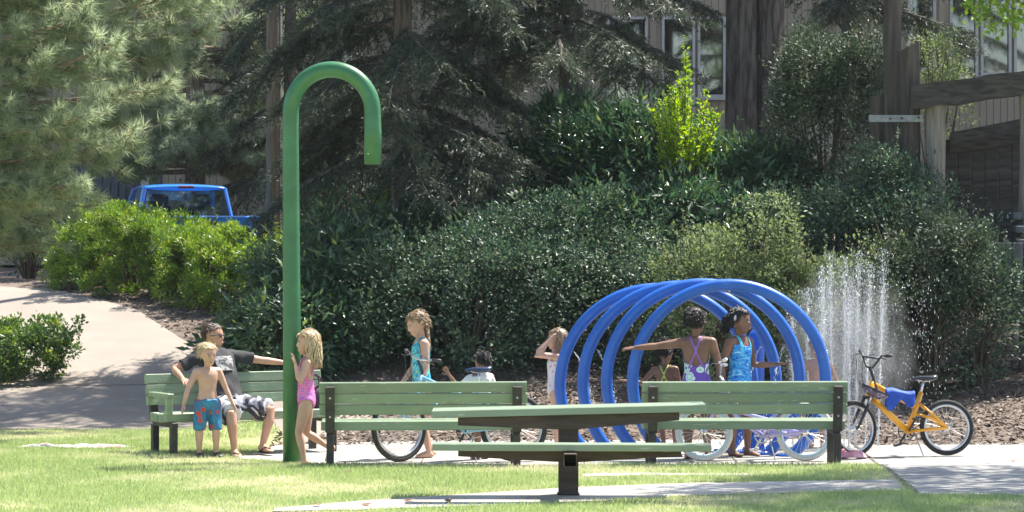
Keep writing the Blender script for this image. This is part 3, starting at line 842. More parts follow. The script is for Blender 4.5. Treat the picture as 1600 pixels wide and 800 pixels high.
    for sy, a in ((-1, ca), (1, ca + math.pi)):
        e = Vector((bbp.x + .15 * math.cos(a), .075 * sy, bbp.z + .15 * math.sin(a)))
        ck.tube([(bbp.x, .045 * sy, bbp.z), (e.x, .075 * sy, e.z)], .011, 8); pe.append((e, sy))
    cko = ck.build('crankset', M_blk if style != 'kid' else M_chrome, t, sm=True)
    for e, sy in pe:
        MB().box((e.x, e.y + .05 * sy, e.z), (.085, .085, .024), rotm('Y', 15), .005).build('pedal', M_blk if style != 'kid' else M_white, cko)
    ch = MB()
    for sg in (-1, 1):
        ch.tube([(bbp.x, -.055, bbp.z + .08 * sg), (rx, -.05, R + .035 * sg)], .0045, 5)
    ch.torus(.04, .008, 20, 6, c=(rx, -.05, R)); ch.build('chain', M_steel, t)
    MB().tube([(-.06, .05, R * .8), (-.10, .22, .0)], .007, 6).build('kickstand', M_steel, t)
    if style == 'kid':
        g_ = MB(); g_.box((bbp.x - .16, -.07, R * .97), (.42, .012, .075), None, .004); g_.build('chain_guard', frame, t)
    return t

GZ = .016
d = 29.2
bicycle('pale blue mountain bicycle with navy saddle, parked at bench seat', (PX(727, d) - .0, d, gh(PX(735, d), d) + GZ), math.pi + .05, math.radians(4), .335, .052, 1.14, M_fblue, M_tyre, M_rim, steer=math.radians(36), style='mtb', saddle_z=.92, bar_z=1.06, sad=M_sad)
d = 29.25
bicycle('lavender child bicycle with white tyres, leaning behind a bench', (PX(1192, d), d, gh(PX(1192, d), d) + GZ), math.pi + .02, math.radians(6), .288, .045, 1.0, M_flav, M_tyrew, M_rimw, steer=math.radians(-6), style='kid', saddle_z=.66, bar_z=.98, sad=M_white)
d = 29.95
ob = bicycle('orange bicycle with black tyres, blue cloth draped over its frame', (PX(1419, d), d, gh(PX(1419, d), d) + GZ), math.pi + .12, math.radians(5), .282, .046, .965, M_forg, M_tyre, M_rim, steer=math.radians(24), style='bmx', saddle_z=.80, bar_z=1.04)

# blue cloth over the top tube, helmet hanging from the bar
M_cloth = mat('blue_cloth', (.015, .07, .42), (.03, .11, .52), 8, .7, .15, bscale=30)
def cloth():
    me_v = []; nx, ny = 18, 20
    x0, x1 = PX(1384, 29.9), PX(1429, 29.9); zt = PZ(606, 29.9)
    for j in range(ny + 1):
        v = j / ny
        for i in range(nx + 1):
            u = i / nx
            x = x0 + (x1 - x0) * u; s_ = (v - .5) * 2
            drop = abs(s_) * (.20 + .05 * math.sin(u * 9) - .10 * u)
            y = 29.9 + .055 * math.copysign(min(1, abs(s_) * 6), s_) + .02 * math.sin(u * 14 + s_ * 2) * abs(s_)
            z = zt - .035 * u - drop + .01 * math.sin(u * 7)
            me_v.append((x, y, z))
    n = nx + 1
    fs = [(j * n + i, j * n + i + 1, (j + 1) * n + i + 1, (j + 1) * n + i) for j in range(ny) for i in range(nx)]
    o = Vector((x0, 29.9, zt))
    me = bpy.data.meshes.new('folded_cloth'); me.from_pydata([tuple(Vector(p) - o) for p in me_v], [], fs); smooth(me)
    ob_ = link('folded_cloth', me, M_cloth, None, loc=o)
    md = ob_.modifiers.new('thick', 'SOLIDIFY'); md.thickness = .006
    tag(ob_, 'crumpled blue cloth draped over the orange bicycle frame', 'cloth')
cloth()
M_helm = pattern_mat('helmet_shell', [(0, (.06, .05, .07)), (.42, (.10, .08, .12)), (.55, (.32, .25, .42)), (.63, (.07, .06, .08))], 6, 'NOISE', .35)
def helmet():
    c = W3(1366, 614, 29.75)
    t = thing('bicycle_helmet', 'dark purple and grey bicycle helmet hanging from orange bicycle handlebar', 'helmet', c, 0)
    mb = MB(); R = rotm('Y', 24)
    secs = []
    for k in range(8):
        a = math.pi / 2 * k / 7
        secs.append((R @ Vector((0, 0, -.075 * math.sin(a) + .03)), R @ Vector((.145 * max(.06, math.cos(a)), 0, 0)), R @ Vector((0, .10 * max(.06, math.cos(a)), 0))))
    mb.loft(secs, 22); sh = mb.build('shell', M_helm, t, sm=True)
    r = MB()
    r.loft([(R @ Vector((0, 0, .026)), R @ Vector((.15, 0, 0)), R @ Vector((0, .105, 0))), (R @ Vector((0, 0, .042)), R @ Vector((.15, 0, 0)), R @ Vector((0, .105, 0)))], 22); r.build('rim', M_blk, t)
    for q in (-.05, 0, .05):
        vb = MB(); vb.loft([(R @ Vector((-.06 + q * .2, q - .0, -.02)), R @ Vector((0, 0, .02)), R @ Vector((0, .012, 0))), (R @ Vector((.07, q, -.02)), R @ Vector((0, 0, .02)), R @ Vector((0, .012, 0)))], 6); vb.build('vent', M_blk, sh)
    s = MB(); top = W3(1360, 572, 29.75) - c
    for sy in (-.06, .06): s.tube([R @ Vector((.02, sy, .03)), Vector((.0, sy * .6, .12)), top], .006, 5)
    s.build('strap', M_blk, t)
helmet()

# ------------------------------------------------------------------ blue pickup truck
M_tblue = mat('blue_car_paint', (.022, .19, .58), (.028, .21, .62), 3, .25, coat=.6)
M_cabin = mat('grey_cabin_trim', (.045, .05, .06), (.07, .075, .085), 5, .8)
M_red = mat('red_lens', (.16, .012, .012), (.22, .02, .02), 8, .25)
M_cglass = glass_mat('car_glass', (.80, .86, .86), .84)
def pickup():
    d = 46.0; x = PX(288, d); z0 = gh(x, d)
    yaw = math.radians(90 + 18)
    t = thing('pickup_truck', 'blue pickup truck parked behind the clipped hedge', 'truck', (x, d + .2, PZ(288, d) - 1.66), yaw)
    # x forward; cab rear wall at x = 0
    w = .82
    def ext(prof, hw, name, m, parent=t, bev=0):
        n = len(prof); vs = [(a, -hw, b) for a, b in prof] + [(a, hw, b) for a, b in prof]
        fs = [tuple(range(n))[::-1], tuple(range(n, 2 * n))] + [(i, (i + 1) % n, n + (i + 1) % n, n + i) for i in range(n)]
        mb = MB(); mb.add(vs, fs); return mb.build(name, m, parent)
    def arch(cx, r=.40, n=8): return [(cx + r * math.cos(math.pi * k / n), .36 + r * math.sin(math.pi * k / n) * .95) for k in range(n + 1)]
    low = [(-1.86, .42)] + [(p[0], p[1]) for p in arch(-1.0)[::-1]] + [(p[0], p[1]) for p in arch(1.95)[::-1]] + [(2.75, .45), (2.78, .80), (2.65, .96), (1.45, 1.06), (0.0, 1.06), (0, .98), (-1.86, .98)]
    ext(low, w, 'body', M_tblue)
    # bed walls rising above the floor
    for sy in (-1, 1):
        MB().box((-.93, sy * (w - .04), 1.06), (1.84, .085, .20), None, .02).build('bed_side', M_tblue, t)
    MB().box((-.03, 0, 1.06), (.05, 1.46, .19), None, .01).build('bed_front', M_tblue, t)
    tg = MB().box((-1.885, 0, .88), (.06, 1.50, .56), None, .02).build('tailgate', M_tblue, t)
    MB().box((-1.918, 0, 1.05), (.02, .17, .07), None, .008).build('tailgate_handle', M_blk, tg)
    for sy in (-1, 1): MB().box((-1.875, sy * .80, .90), (.05, .09, .34), None, .01).build('tail_light', M_red, t)
    MB().box((-1.98, 0, .52), (.14, 1.6, .16), None, .03).build('bumper', M_chrome, t)
    # greenhouse: pillars and roof
    zr = 1.66; zb = 1.06
    P = lambda x_, y_, z_: Vector((x_, y_, z_))
    roof = MB(); n = 12; secs = []
    for k, (xx, hh, hw_) in enumerate(((-.0, .0, .60), (.02, .02, .65), (.10, .045, .665), (.5, .06, .67), (.85, .045, .655), (.98, .0, .62))):
        secs.append((P(xx, 0, zr - .06 + hh * .3), P(0, hw_, 0), P(0, 0, .035 + hh * .45)))
    roof.loft(secs, 20); rf = roof.build('roof', M_tblue, t, sm=True)
    MB().box((-.02, 0, zr - .038), (.04, .25, .04), None, .01).build('brake_light', M_red, rf)
    for sy in (-1, 1):
        pl = MB(); pl.loft([(P(.04, sy * .755, zb - .05), P(.075, 0, 0), P(0, .045, 0)), (P(.07, sy * .63, zr - .05), P(.06, 0, 0), P(0, .04, 0))], 8)
        pl.build('pillar', M_tblue, t); pl = MB()
        pl.loft([(P(1.50, sy * .745, zb - .05), P(.05, 0, 0), P(0, .035, 0)), (P(.93, sy * .63, zr - .05), P(.05, 0, 0), P(0, .035, 0))], 8); pl.build('pillar', M_tblue, t)
    MB().box((.03, 0, zb + .0), (.06, 1.36, .10), None, .01).build('cab_back', M_tblue, t)
    def pane(a, b, c_, d_, name, th=.006):
        mb = MB(); nrm = (b - a).cross(d_ - a).normalized() * th
        mb.add([a, b, c_, d_, a + nrm, b + nrm, c_ + nrm, d_ + nrm], [(0, 3, 2, 1), (4, 5, 6, 7), (0, 1, 5, 4), (1, 2, 6, 5), (2, 3, 7, 6), (3, 0, 4, 7)]); return mb.build(name, M_cglass, t)
    rw = pane(P(.0, -.70, zb + .05), P(.0, .70, zb + .05), P(.045, .60, zr - .07), P(.045, -.60, zr - .07), 'rear_window')
    gk = MB()
    for a, b in ((P(-.004, -.70, zb + .055), P(-.004, .70, zb + .055)), (P(-.004, .70, zb + .055), P(.04, .60, zr - .075)), (P(.04, .60, zr - .075), P(.04, -.60, zr - .075)), (P(.04, -.60, zr - .075), P(-.004, -.70, zb + .055))): gk.tube([a, b], .017, 6)
    gk.build('window_seal', M_blk, rw)
    pane(P(1.46, -.68, zb), P(1.46, .68, zb), P(.93, .58, zr - .06), P(.93, -.58, zr - .06), 'windscreen')
    for sy in (-1, 1): pane(P(.12, sy * .755, zb), P(1.40, sy * .755, zb), P(.92, sy * .645, zr - .07), P(.14, sy * .645, zr - .07), 'side_window')
    for sy in (-1, 1):
        st_ = MB(); st_.box((.42, sy * .34, 1.02), (.16, .46, .62), rotm('Y', 12), .05); so = st_.build('seat', M_cabin, t)
        MB().box((.36, sy * .34, 1.42), (.10, .27, .19), rotm('Y', 8), .04).build('headrest', M_cabin, so)
    MB().box((1.25, 0, .98), (.35, 1.36, .20), None, .04).build('dashboard', M_cabin, t)
    for wx in (-1.0, 1.95):
        for sy in (-1, 1):
            mb = MB().torus(.245, .09, 32, 10, ry=.10); wo = mb.build('wheel', M_tyre, t, sm=True, loc=(wx, sy * .70, .34))
            MB().tube([(0, -.06, 0), (0, .06, 0)], .17, 20).build('rim', M_rim, wo)
    MB().tube([(1.30, .80, 1.10), (1.30, .93, 1.14)], .02, 6).build('mirror_arm', M_blk, t)
    MB().box((1.30, .97, 1.17), (.07, .17, .13), None, .02).build('mirror', M_blk, t)
pickup()

# ------------------------------------------------------------------ foliage
LM = {
 'hedge': leafmat('hedge_leaf', [(0, (.07, .14, .025)), (.5, (.13, .235, .04)), (.85, (.21, .31, .055)), (1, (.30, .35, .08))], .42, .33, .5),
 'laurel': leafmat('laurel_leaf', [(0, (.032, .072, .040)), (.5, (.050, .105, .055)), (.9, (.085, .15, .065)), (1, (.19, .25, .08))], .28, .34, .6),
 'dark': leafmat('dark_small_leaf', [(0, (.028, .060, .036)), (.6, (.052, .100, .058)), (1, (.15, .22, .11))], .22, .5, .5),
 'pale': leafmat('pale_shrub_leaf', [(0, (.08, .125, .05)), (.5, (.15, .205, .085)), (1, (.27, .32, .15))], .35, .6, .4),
 'lime': leafmat('lime_leaf', [(0, (.12, .24, .02)), (.5, (.21, .36, .03)), (1, (.36, .46, .05))], .5, .45, .4),
 'holly': leafmat('holly_leaf', [(0, (.028, .05, .025)), (.6, (.055, .085, .045)), (.9, (.12, .15, .09)), (1, (.2, .22, .15))], .2, .55, .4),
 'ivy': leafmat('ivy_leaf', [(0, (.04, .085, .03)), (.5, (.075, .14, .04)), (.8, (.14, .23, .05)), (1, (.25, .32, .06))], .3, .35, .5),
 'decid': leafmat('tree_leaf', [(0, (.07, .15, .02)), (.6, (.13, .24, .03)), (1, (.22, .33, .05))], .45, .4, .5),
 'pine': leafmat('pine_needle', [(0, (.16, .21, .13)), (.45, (.265, .33, .21)), (.8, (.38, .435, .295)), (.93, (.42, .40, .23)), (1, (.34, .25, .13))], .55, .4, .5),
 'cedar': leafmat('cedar_needle', [(0, (.034, .050, .036)), (.5, (.060, .083, .056)), (.88, (.108, .122, .078)), (1, (.17, .15, .095))], .25, .5, .4),
}
M_stem = mat('twig_bark', (.07, .05, .035), (.12, .09, .065), 12, .9, .3)
M_bark = mat('furrowed_bark', (.055, .042, .035), (.14, .115, .10), 3.2, .95, 1.0, stretch=(5, 5, .8), bscale=5, lo=.4, hi=.6)
M_barkp = mat('pine_bark', (.14, .10, .07), (.26, .20, .15), 4, .9, .6, stretch=(4, 4, 1))

def leaf_obj(name, parts, m, parent, origin):
    V, Fc, vr = join(parts)
    o = link(name, np_mesh(name, V - np.array(origin)[None], Fc, vr), m, parent)
    o['kind'] = 'stuff'
    return o
def shrub(name, label, c, rad, clumps, per, leaf, tmpl, m, seed, wid=None, box=2.0, csize=.22, shoots=0, up=.35, group=None, cut=True, droop=0.0, cat='shrub', shell=.62):
    rng = np.random.default_rng(seed)
    c = np.array(c, float); rad = np.array(rad, float)
    base = (c[0], c[1], gh(c[0], c[1]))
    t = thing(name, label, cat, base, 0, group)
    d = randdir(rng, clumps); d[:, 2] = np.where((d[:, 2] < -.45) & (rng.random(clumps) < .6), -d[:, 2], d[:, 2])
    # super-ellipsoid radius, lumpy
    sr = (np.abs(d) ** box).sum(1) ** (-1.0 / box)
    ph = rng.random((6, 3)) * 6.28; kk = rng.normal(size=(6, 3)) * 3.2
    lump = 1 + .24 * sum(np.sin((d * kk[i]).sum(1) + ph[i, 0]) for i in range(6)) / 2.0
    q = shell + (1 - shell) * rng.random(clumps) ** .6
    C = c + d * rad * (sr * lump * q)[:, None]
    if cut:                                        # the skirt reaches down to the soil
        down = max(1.0, (c[2] - gh(c[0], c[1] - .6 * rad[1])) / rad[2] * 1.02)
        C[:, 2] = np.where(C[:, 2] < c[2], c[2] + (C[:, 2] - c[2]) * down, C[:, 2])
    cs = csize * (.6 + .8 * rng.random(clumps))
    n = clumps * per
    ci = np.repeat(np.arange(clumps), per)
    ld = randdir(rng, n)
    P = C[ci] + ld * (cs[ci] * rng.random(n) ** .5)[:, None]
    outw = unit((P - c) / rad)
    X = ld * .8 + outw * .45 + rng.normal(size=(n, 3)) * .55; X[:, 2] += up - droop
    N = outw * .6 + rng.normal(size=(n, 3)) * .45; N[:, 2] += .7
    L = leaf * (.5 + .95 * rng.random(n) ** 1.4)
    tone = rng.random(clumps) ** 1.5 * .5                # each clump a shade of its own
    var = np.clip(rng.random(n) * .75 + tone[ci] - .05, 0, 1)
    parts = [(P, X, N, L, var)]
    st = MB()
    for k in range(shoots):                        # shoots standing proud of the outline
        a = rng.random() * 6.28; e = rng.random() * .6 + .35
        dd = np.array([math.cos(a) * math.cos(e), math.sin(a) * math.cos(e), math.sin(e)])
        s0 = c + dd * rad * .8; ln = .2 + .45 * rng.random()
        dirv = unit(dd * .5 + np.array([0, 0, .9]) + rng.normal(size=3) * .25)
        m_ = 26; tt = rng.random(m_); PP = s0 + dirv * (tt * ln)[:, None]
        XX = randdir(rng, m_) + dirv * .6; NN = rng.normal(size=(m_, 3)) * .4 + np.array([0, 0, .8])
        parts.append((PP, XX, NN, leaf * (.5 + .5 * rng.random(m_)), np.clip(.45 + .5 * rng.random(m_), 0, 1)))
        st.tube([s0 - np.array(base), s0 + dirv * ln - np.array(base)], [.006, .003], 4)
    P, X, N, L, var = (np.concatenate([p[i] for p in parts]) for i in range(5))
    if cut:
        k = P[:, 2] > ground_h(P[:, 0], P[:, 1]) + .02
        P, X, N, L, var = P[k], X[k], N[k], L[k], var[k]
    w = L * (wid or 1.0)
    leaf_obj('foliage', [scatter(tmpl, P, X, N, L, w, var)], m, t, base)
    for k in range(min(24, clumps)):
        e = C[rng.integers(clumps)] - np.array(base)
        if e[2] > .1:
            mid = np.array([e[0] * .35, e[1] * .35, e[2] * .55]) + rng.normal(size=3) * .05
            st.tube([(e[0] * .08, e[1] * .08, -.05), mid, e], [.022, .013, .005], 5)
    st.build('stem', M_stem, t)
    return t
def at(px, py, d): return (PX(px, d), d, PZ(py, d))

# clipped sunlit hedge by the truck
HG = 'clipped shrubs of the sunlit hedge'
def hedge(label, px0, px1, pt, pb, d, seed, depth=.8, dens=1.0):
    cx = (px0 + px1) / 2; s = SC_(d); rx = (px1 - px0) / 2 / s; rz = (pb - pt) / 2 / s
    n = int(270 * dens * (rx * depth * 2 + rx * rz * 4) / 2.2)
    shrub('hedge_shrub', label, at(cx, (pt + pb) / 2 + 21, d), (rx, depth, rz), n, 120, .055, T_LAUREL, LM['hedge'], seed, .95, 4.0, .10, 2, .55, HG, shell=.78)
hedge('clipped bright green hedge shrub ending the row beside the uphill path', 82, 205, 326, 442, 44.0, 1)
hedge('broad clipped hedge shrub hiding the truck cab door', 130, 296, 324, 446, 43.2, 2)
hedge('clipped hedge shrub below the truck tailgate, shading the mulch', 258, 392, 342, 458, 42.6, 3)
hedge('narrow clipped hedge shrub nearest the green spray pole', 300, 402, 358, 460, 41.9, 4)
shrub('laurel_shrub', 'bright laurel shrub growing up beside the green spray pole', at(420, 425, 41), (.45, .5, .45), 120, 60, .075, T_LAUREL, LM['hedge'], 11, 1.0, 2.2, .2, 8)
shrub('ivy_bush', 'low ivy bush at the edge of the shaded path', at(8, 552, 37), (.64, .55, .34), 260, 50, .055, T_LEAF, LM['ivy'], 12, 1.1, 3.2, .10, 0)
shrub('laurel_shrub', 'dark bush in shade behind the path, below the pine', at(45, 350, 45.5), (.75, .6, .75), 110, 50, .08, T_LEAF, LM['laurel'], 13, 1.0, 2.2, .25, 6)
# dark shrubbery bank
shrub('laurel_shrub', 'dark glossy laurel spilling down behind the man on the bench', at(425, 530, 35.2), (.78, .6, .48), 150, 42, .12, T_LAUREL, LM['laurel'], 21, 1.0, 2.1, .26, 6, .1, droop=.2)
shrub('laurel_shrub', 'glossy long leaved laurel behind the girl in pink', at(535, 478, 36.0), (1.0, .8, .82), 220, 42, .125, T_LAUREL, LM['laurel'], 22, 1.0, 2.1, .28, 8, .1, droop=.2)
shrub('laurel_shrub', 'glossy laurel rising behind the girl in the teal swimsuit', at(610, 440, 37.0), (1.1, .8, 1.05), 230, 42, .125, T_LAUREL, LM['laurel'], 23, 1.0, 2.1, .28, 8, .1, droop=.15)
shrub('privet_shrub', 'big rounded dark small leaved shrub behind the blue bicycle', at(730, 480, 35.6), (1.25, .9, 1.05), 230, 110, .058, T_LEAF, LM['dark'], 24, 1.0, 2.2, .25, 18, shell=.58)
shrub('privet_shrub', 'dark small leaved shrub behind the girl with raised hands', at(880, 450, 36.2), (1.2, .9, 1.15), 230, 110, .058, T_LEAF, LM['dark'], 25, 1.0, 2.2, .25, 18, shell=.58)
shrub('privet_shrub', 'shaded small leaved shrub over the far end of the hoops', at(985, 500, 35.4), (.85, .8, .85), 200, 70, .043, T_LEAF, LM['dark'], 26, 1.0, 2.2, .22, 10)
shrub('laurel_shrub', 'tall long leaved laurel below the beige siding', at(885, 268, 39.0), (.95, .8, .85), 200, 42, .15, T_LAUREL, LM['laurel'], 27, .85, 2.0, .3, 12, .3)
shrub('laurel_shrub', 'wide long leaved laurel under the lime green bush', at(1000, 272, 38.2), (1.05, .8, .85), 230, 42, .15, T_LAUREL, LM['laurel'], 28, .85, 2.0, .3, 10, .25)
shrub('laurel_shrub', 'spreading laurel in front of the double tree trunk', at(1150, 290, 37.6), (1.1, .7, .58), 190, 42, .14, T_LAUREL, LM['laurel'], 29, .85, 2.0, .28, 8, .2)
shrub('laurel_shrub', 'laurel mound below the wide laurel, mostly in shadow', at(1080, 375, 36.6), (1.3, .7, .55), 200, 42, .12, T_LAUREL, LM['laurel'], 30, .9, 2.1, .26, 6, .1)
shrub('privet_shrub', 'dark low shrub beside the beige siding under hanging boughs', at(700, 330, 39.0), (1.0, .8, .55), 180, 60, .055, T_LEAF, LM['dark'], 31, 1.0, 2.1, .25, 8)
shrub('ivy_bush', 'dry twiggy undergrowth below the drooping cedar', at(560, 330, 40.0), (1.1, .8, .6), 170, 55, .055, T_LEAF, LM['holly'], 32, .9, 2.0, .26, 12)
# sunlit pale shrubs behind the spray
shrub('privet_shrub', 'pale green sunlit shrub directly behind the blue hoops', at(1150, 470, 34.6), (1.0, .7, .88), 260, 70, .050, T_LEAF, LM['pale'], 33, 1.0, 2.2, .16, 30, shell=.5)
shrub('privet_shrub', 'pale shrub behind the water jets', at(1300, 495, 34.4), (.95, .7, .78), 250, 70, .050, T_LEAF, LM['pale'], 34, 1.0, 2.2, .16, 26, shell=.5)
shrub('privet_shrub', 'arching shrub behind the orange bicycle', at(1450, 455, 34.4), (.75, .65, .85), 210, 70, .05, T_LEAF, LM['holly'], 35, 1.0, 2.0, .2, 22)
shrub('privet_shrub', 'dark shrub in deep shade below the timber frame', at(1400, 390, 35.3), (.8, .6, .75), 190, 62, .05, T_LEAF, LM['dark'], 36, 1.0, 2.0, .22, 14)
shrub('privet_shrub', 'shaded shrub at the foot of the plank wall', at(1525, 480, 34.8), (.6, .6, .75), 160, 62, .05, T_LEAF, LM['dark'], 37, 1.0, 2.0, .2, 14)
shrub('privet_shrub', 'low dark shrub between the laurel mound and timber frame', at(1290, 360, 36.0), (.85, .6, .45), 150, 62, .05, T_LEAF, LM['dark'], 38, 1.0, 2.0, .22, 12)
shrub('holly_shrub', 'upright variegated holly between the tree trunk and timber posts', at(1292, 185, 37.4), (.76, .6, 1.05), 380, 76, .05, T_LEAF, LM['holly'], 39, 1.0, 2.2, .2, 16)
shrub('holly_shrub', 'pale airy shrub rising behind the timber beam', at(1462, 150, 39.2), (.46, .4, .75), 80, 60, .045, T_LEAF, LM['pale'], 40, 1.0, 2.0, .2, 14)
shrub('privet_shrub', 'straggling dark shrub growing up round the timber posts', at(1380, 300, 35.4), (.42, .35, .5), 90, 50, .05, T_LEAF, LM['dark'], 41, 1.0, 2.0, .22, 12)
# lime bush: upright shoots
def lime_bush(label, px, py_base, d, h, spread, shoots, seed, leaf=.065):
    rng = np.random.default_rng(seed); x = PX(px, d); base = np.array((x, d, gh(x, d)))
    t = thing('lime_bush', label, 'shrub', tuple(base), 0)
    st = MB(); parts = []; z0 = PZ(py_base, d)
    for k in range(shoots):
        a = rng.random() * 6.28; r = spread * rng.random() ** .7
        hh = h * (1 - .75 * (r / spread) ** 1.1) * (.7 + .35 * rng.random())
        if k == 0: r = .02; hh = h
        b0 = np.array([x + .3 * r * math.cos(a), d + .3 * r * math.sin(a), z0 - .5])
        b1 = np.array([x + r * math.cos(a), d + r * math.sin(a), z0 + hh])
        n = int(46 + 60 * hh)
        tt = .25 + .75 * rng.random(n)
        P = b0 + (b1 - b0) * tt[:, None]; P[:, 2] += 0
        P += rng.normal(size=(n, 3)) * (.045 * (1.25 - tt))[:, None]
        ang = rng.random(n) * 6.28
        X = np.stack([np.cos(ang), np.sin(ang), .55 + .4 * rng.random(n)], 1)
        N = rng.normal(size=(n, 3)) * .5 + np.array([0, 0, .6])
        L = leaf * (.6 + .5 * rng.random(n)) * (1.15 - .5 * tt)
        parts.append(scatter(T_LAUREL, P, X, N, L, L * 1.3, rng.random(n)))
        st.tube([b0 - base, b1 - base], [.012, .003], 5)
    leaf_obj('foliage', parts, LM['lime'], t, base); st.build('stem', M_stem, t)
lime_bush('lime green upright bush glowing in the sun before the windows', 1068, 235, 37.2, 1.42, .5, 34, 51, .095)
lime_bush('small patch of lime green leaves under the drooping cedar', 725, 312, 38.2, .34, .45, 16, 52, .085)
lime_bush('yellow green seedlings at the foot of the cedar', 640, 316, 38.4, .28, .5, 14, 53, .075)

# ------------------------------------------------------------------ conifers
def trunk_mesh(h, r0, r1, seed, lean=(0, 0), n=18, k=16, rough=.06):
    rng = np.random.default_rng(seed); secs = []; mb = MB(); ph = rng.random(8) * 6.28
    for j in range(k + 1):
        t = j / k; r = r0 + (r1 - r0) * t + r0 * .5 * max(0, .06 - t) / .06
        secs.append((t, r))
    V = []
    for t, r in secs:
        for i in range(n):
            a = 2 * math.pi * i / n
            rr = r * (1 + rough * math.sin(3 * a + ph[0] + t * 2) + rough * .8 * math.sin(7 * a + ph[1] + t * 5) + rough * .4 * rng.normal())
            V.append((lean[0] * t * h + rr * math.cos(a), lean[1] * t * h + rr * math.sin(a), t * h - .3))
    Fs = [(j * n + i, j * n + (i + 1) % n, (j + 1) * n + (i + 1) % n, (j + 1) * n + i) for j in range(k) for i in range(n)]
    Fs.append(tuple(range(k * n, (k + 1) * n)))
    mb.add(V, Fs); return mb
def conifer(label, px, d, trunks, z_lo, z_hi, reach, nbr, seed, m, droop=.55, azi=None, name='cedar_tree', twig=.42, dens=1.0, needle=.07, taper=.72):
    """trunks: (dx, radius, height); boughs arch out and hang"""
    rng = np.random.default_rng(seed); x = PX(px, d); base = np.array((x, d, gh(x, d)))
    t = thing(name, label, 'tree', tuple(base), 0)
    H = max(q[2] for q in trunks)
    for i, (dx, r, h) in enumerate(trunks):
        mb = trunk_mesh(h, r, r * .25, seed + i, (0.004, 0.0)); tr = mb.build('trunk', M_bark, t, sm=False, loc=(dx, .12 * i, 0))
    br = MB(); allP = []; allX = []; allV = []; allL = []
    for k in range(nbr):
        f = (k + .5) / nbr; z = base[2] + z_lo + (z_hi - z_lo) * f ** 1.6
        tz = (z - base[2] - z_lo) / (z_hi - z_lo)
        a = rng.random() * 6.28 if azi is None else azi[0] + (azi[1] - azi[0]) * rng.random()
        Ln = reach * (1 - taper * tz) * (.65 + .45 * rng.random())
        dr = droop * (.7 + .6 * rng.random())
        s0 = np.array([x + trunks[0][0], d, z]); hd = np.array([math.cos(a), math.sin(a), 0])
        m_ = 9; u = np.linspace(0, 1, m_)
        pts = s0 + hd * (Ln * u)[:, None]; pts[:, 2] += Ln * (.12 * u - dr * u ** 1.8)
        side = np.array([-hd[1], hd[0], 0]); pts += side * (.25 * np.sin(u * 3 + rng.random() * 6) * u)[:, None]
        vis = z < 8.0
        br.tube([p - base for p in pts], list(np.linspace(.05 * Ln / 3, .008, m_)), 5)
        ntw = int(Ln * (36 if vis else 22) * dens)
        uu = .12 + .88 * rng.random(ntw) ** .8
        B = np.stack([np.interp(uu, u, pts[:, i]) for i in range(3)], 1)
        sd = np.sign(rng.random(ntw) - .5)
        T = hd[None] * (.35 + .5 * rng.random(ntw))[:, None] + side[None] * (sd * (.5 + .5 * rng.random(ntw)))[:, None]
        T[:, 2] -= .35 + .5 * rng.random(ntw); T = unit(T)
        tl = twig * (.5 + .9 * rng.random(ntw)) * (1 if vis else 1.35)
        for q in rng.integers(ntw, size=min(10, ntw)):
            br.tube([B[q] - base, B[q] + T[q] * tl[q] - base], [.007, .003], 3)
        nn = 32 if vis else 14
        ti = np.repeat(np.arange(ntw), nn); n = len(ti)
        s = rng.random(n)
        P = B[ti] + T[ti] * (tl[ti] * s)[:, None]; P[:, 2] -= .12 * (s * tl[ti]) ** 2 * 3
        P += rng.normal(size=(n, 3)) * .018
        X = T[ti] * .8 + rng.normal(size=(n, 3)) * .55; X[:, 2] -= .15
        allP.append(P); allX.append(X); allL.append(needle * (.6 + .8 * rng.random(n)) * (1 if vis else 1.9))
        allV.append(np.clip(rng.random(n) * .7 + .35 * rng.random() - .03, 0, 1))
    P = np.concatenate(allP); X = np.concatenate(allX); L = np.concatenate(allL); v = np.concatenate(allV)
    N = randdir(rng, len(P))
    leaf_obj('crown', [scatter(T_NEEDLE, P, X, N, L, .006 + L * .16, v)], m, t, base)
    br.build('bough', M_bark, t)
    return t
conifer('tall dark cedar whose drooping boughs hang over the shrub bank', 892, 40.0, [(0, .215, 16)], 3.2, 10.5, 3.0, 64, 61, LM['cedar'], .36, dens=1.0, azi=(.75, 5.35))
conifer('cedar with low hanging boughs behind the green spray pole', 628, 37.9, [(0, .15, 14)], 2.2, 13.0, 2.2, 96, 62, LM['cedar'], .50, dens=1.2, taper=.35)
conifer('double trunked fir standing behind the lime green bush', 1157, 41.5, [(0, .26, 17), (.40, .27, 15)], 5.6, 11.5, 1.8, 36, 63, LM['cedar'], .35, name='fir_tree', dens=1.1)
conifer('slender dark fir behind the utility pole', 452, 50.0, [(0, .13, 12)], 1.6, 11, 1.9, 70, 64, LM['cedar'], .6, name='fir_tree')
conifer('dark fir shading the timber frame', 1330, 43.5, [(0, .20, 13)], 3.6, 10, 1.9, 40, 65, LM['cedar'], .3, name='fir_tree', dens=1.0)

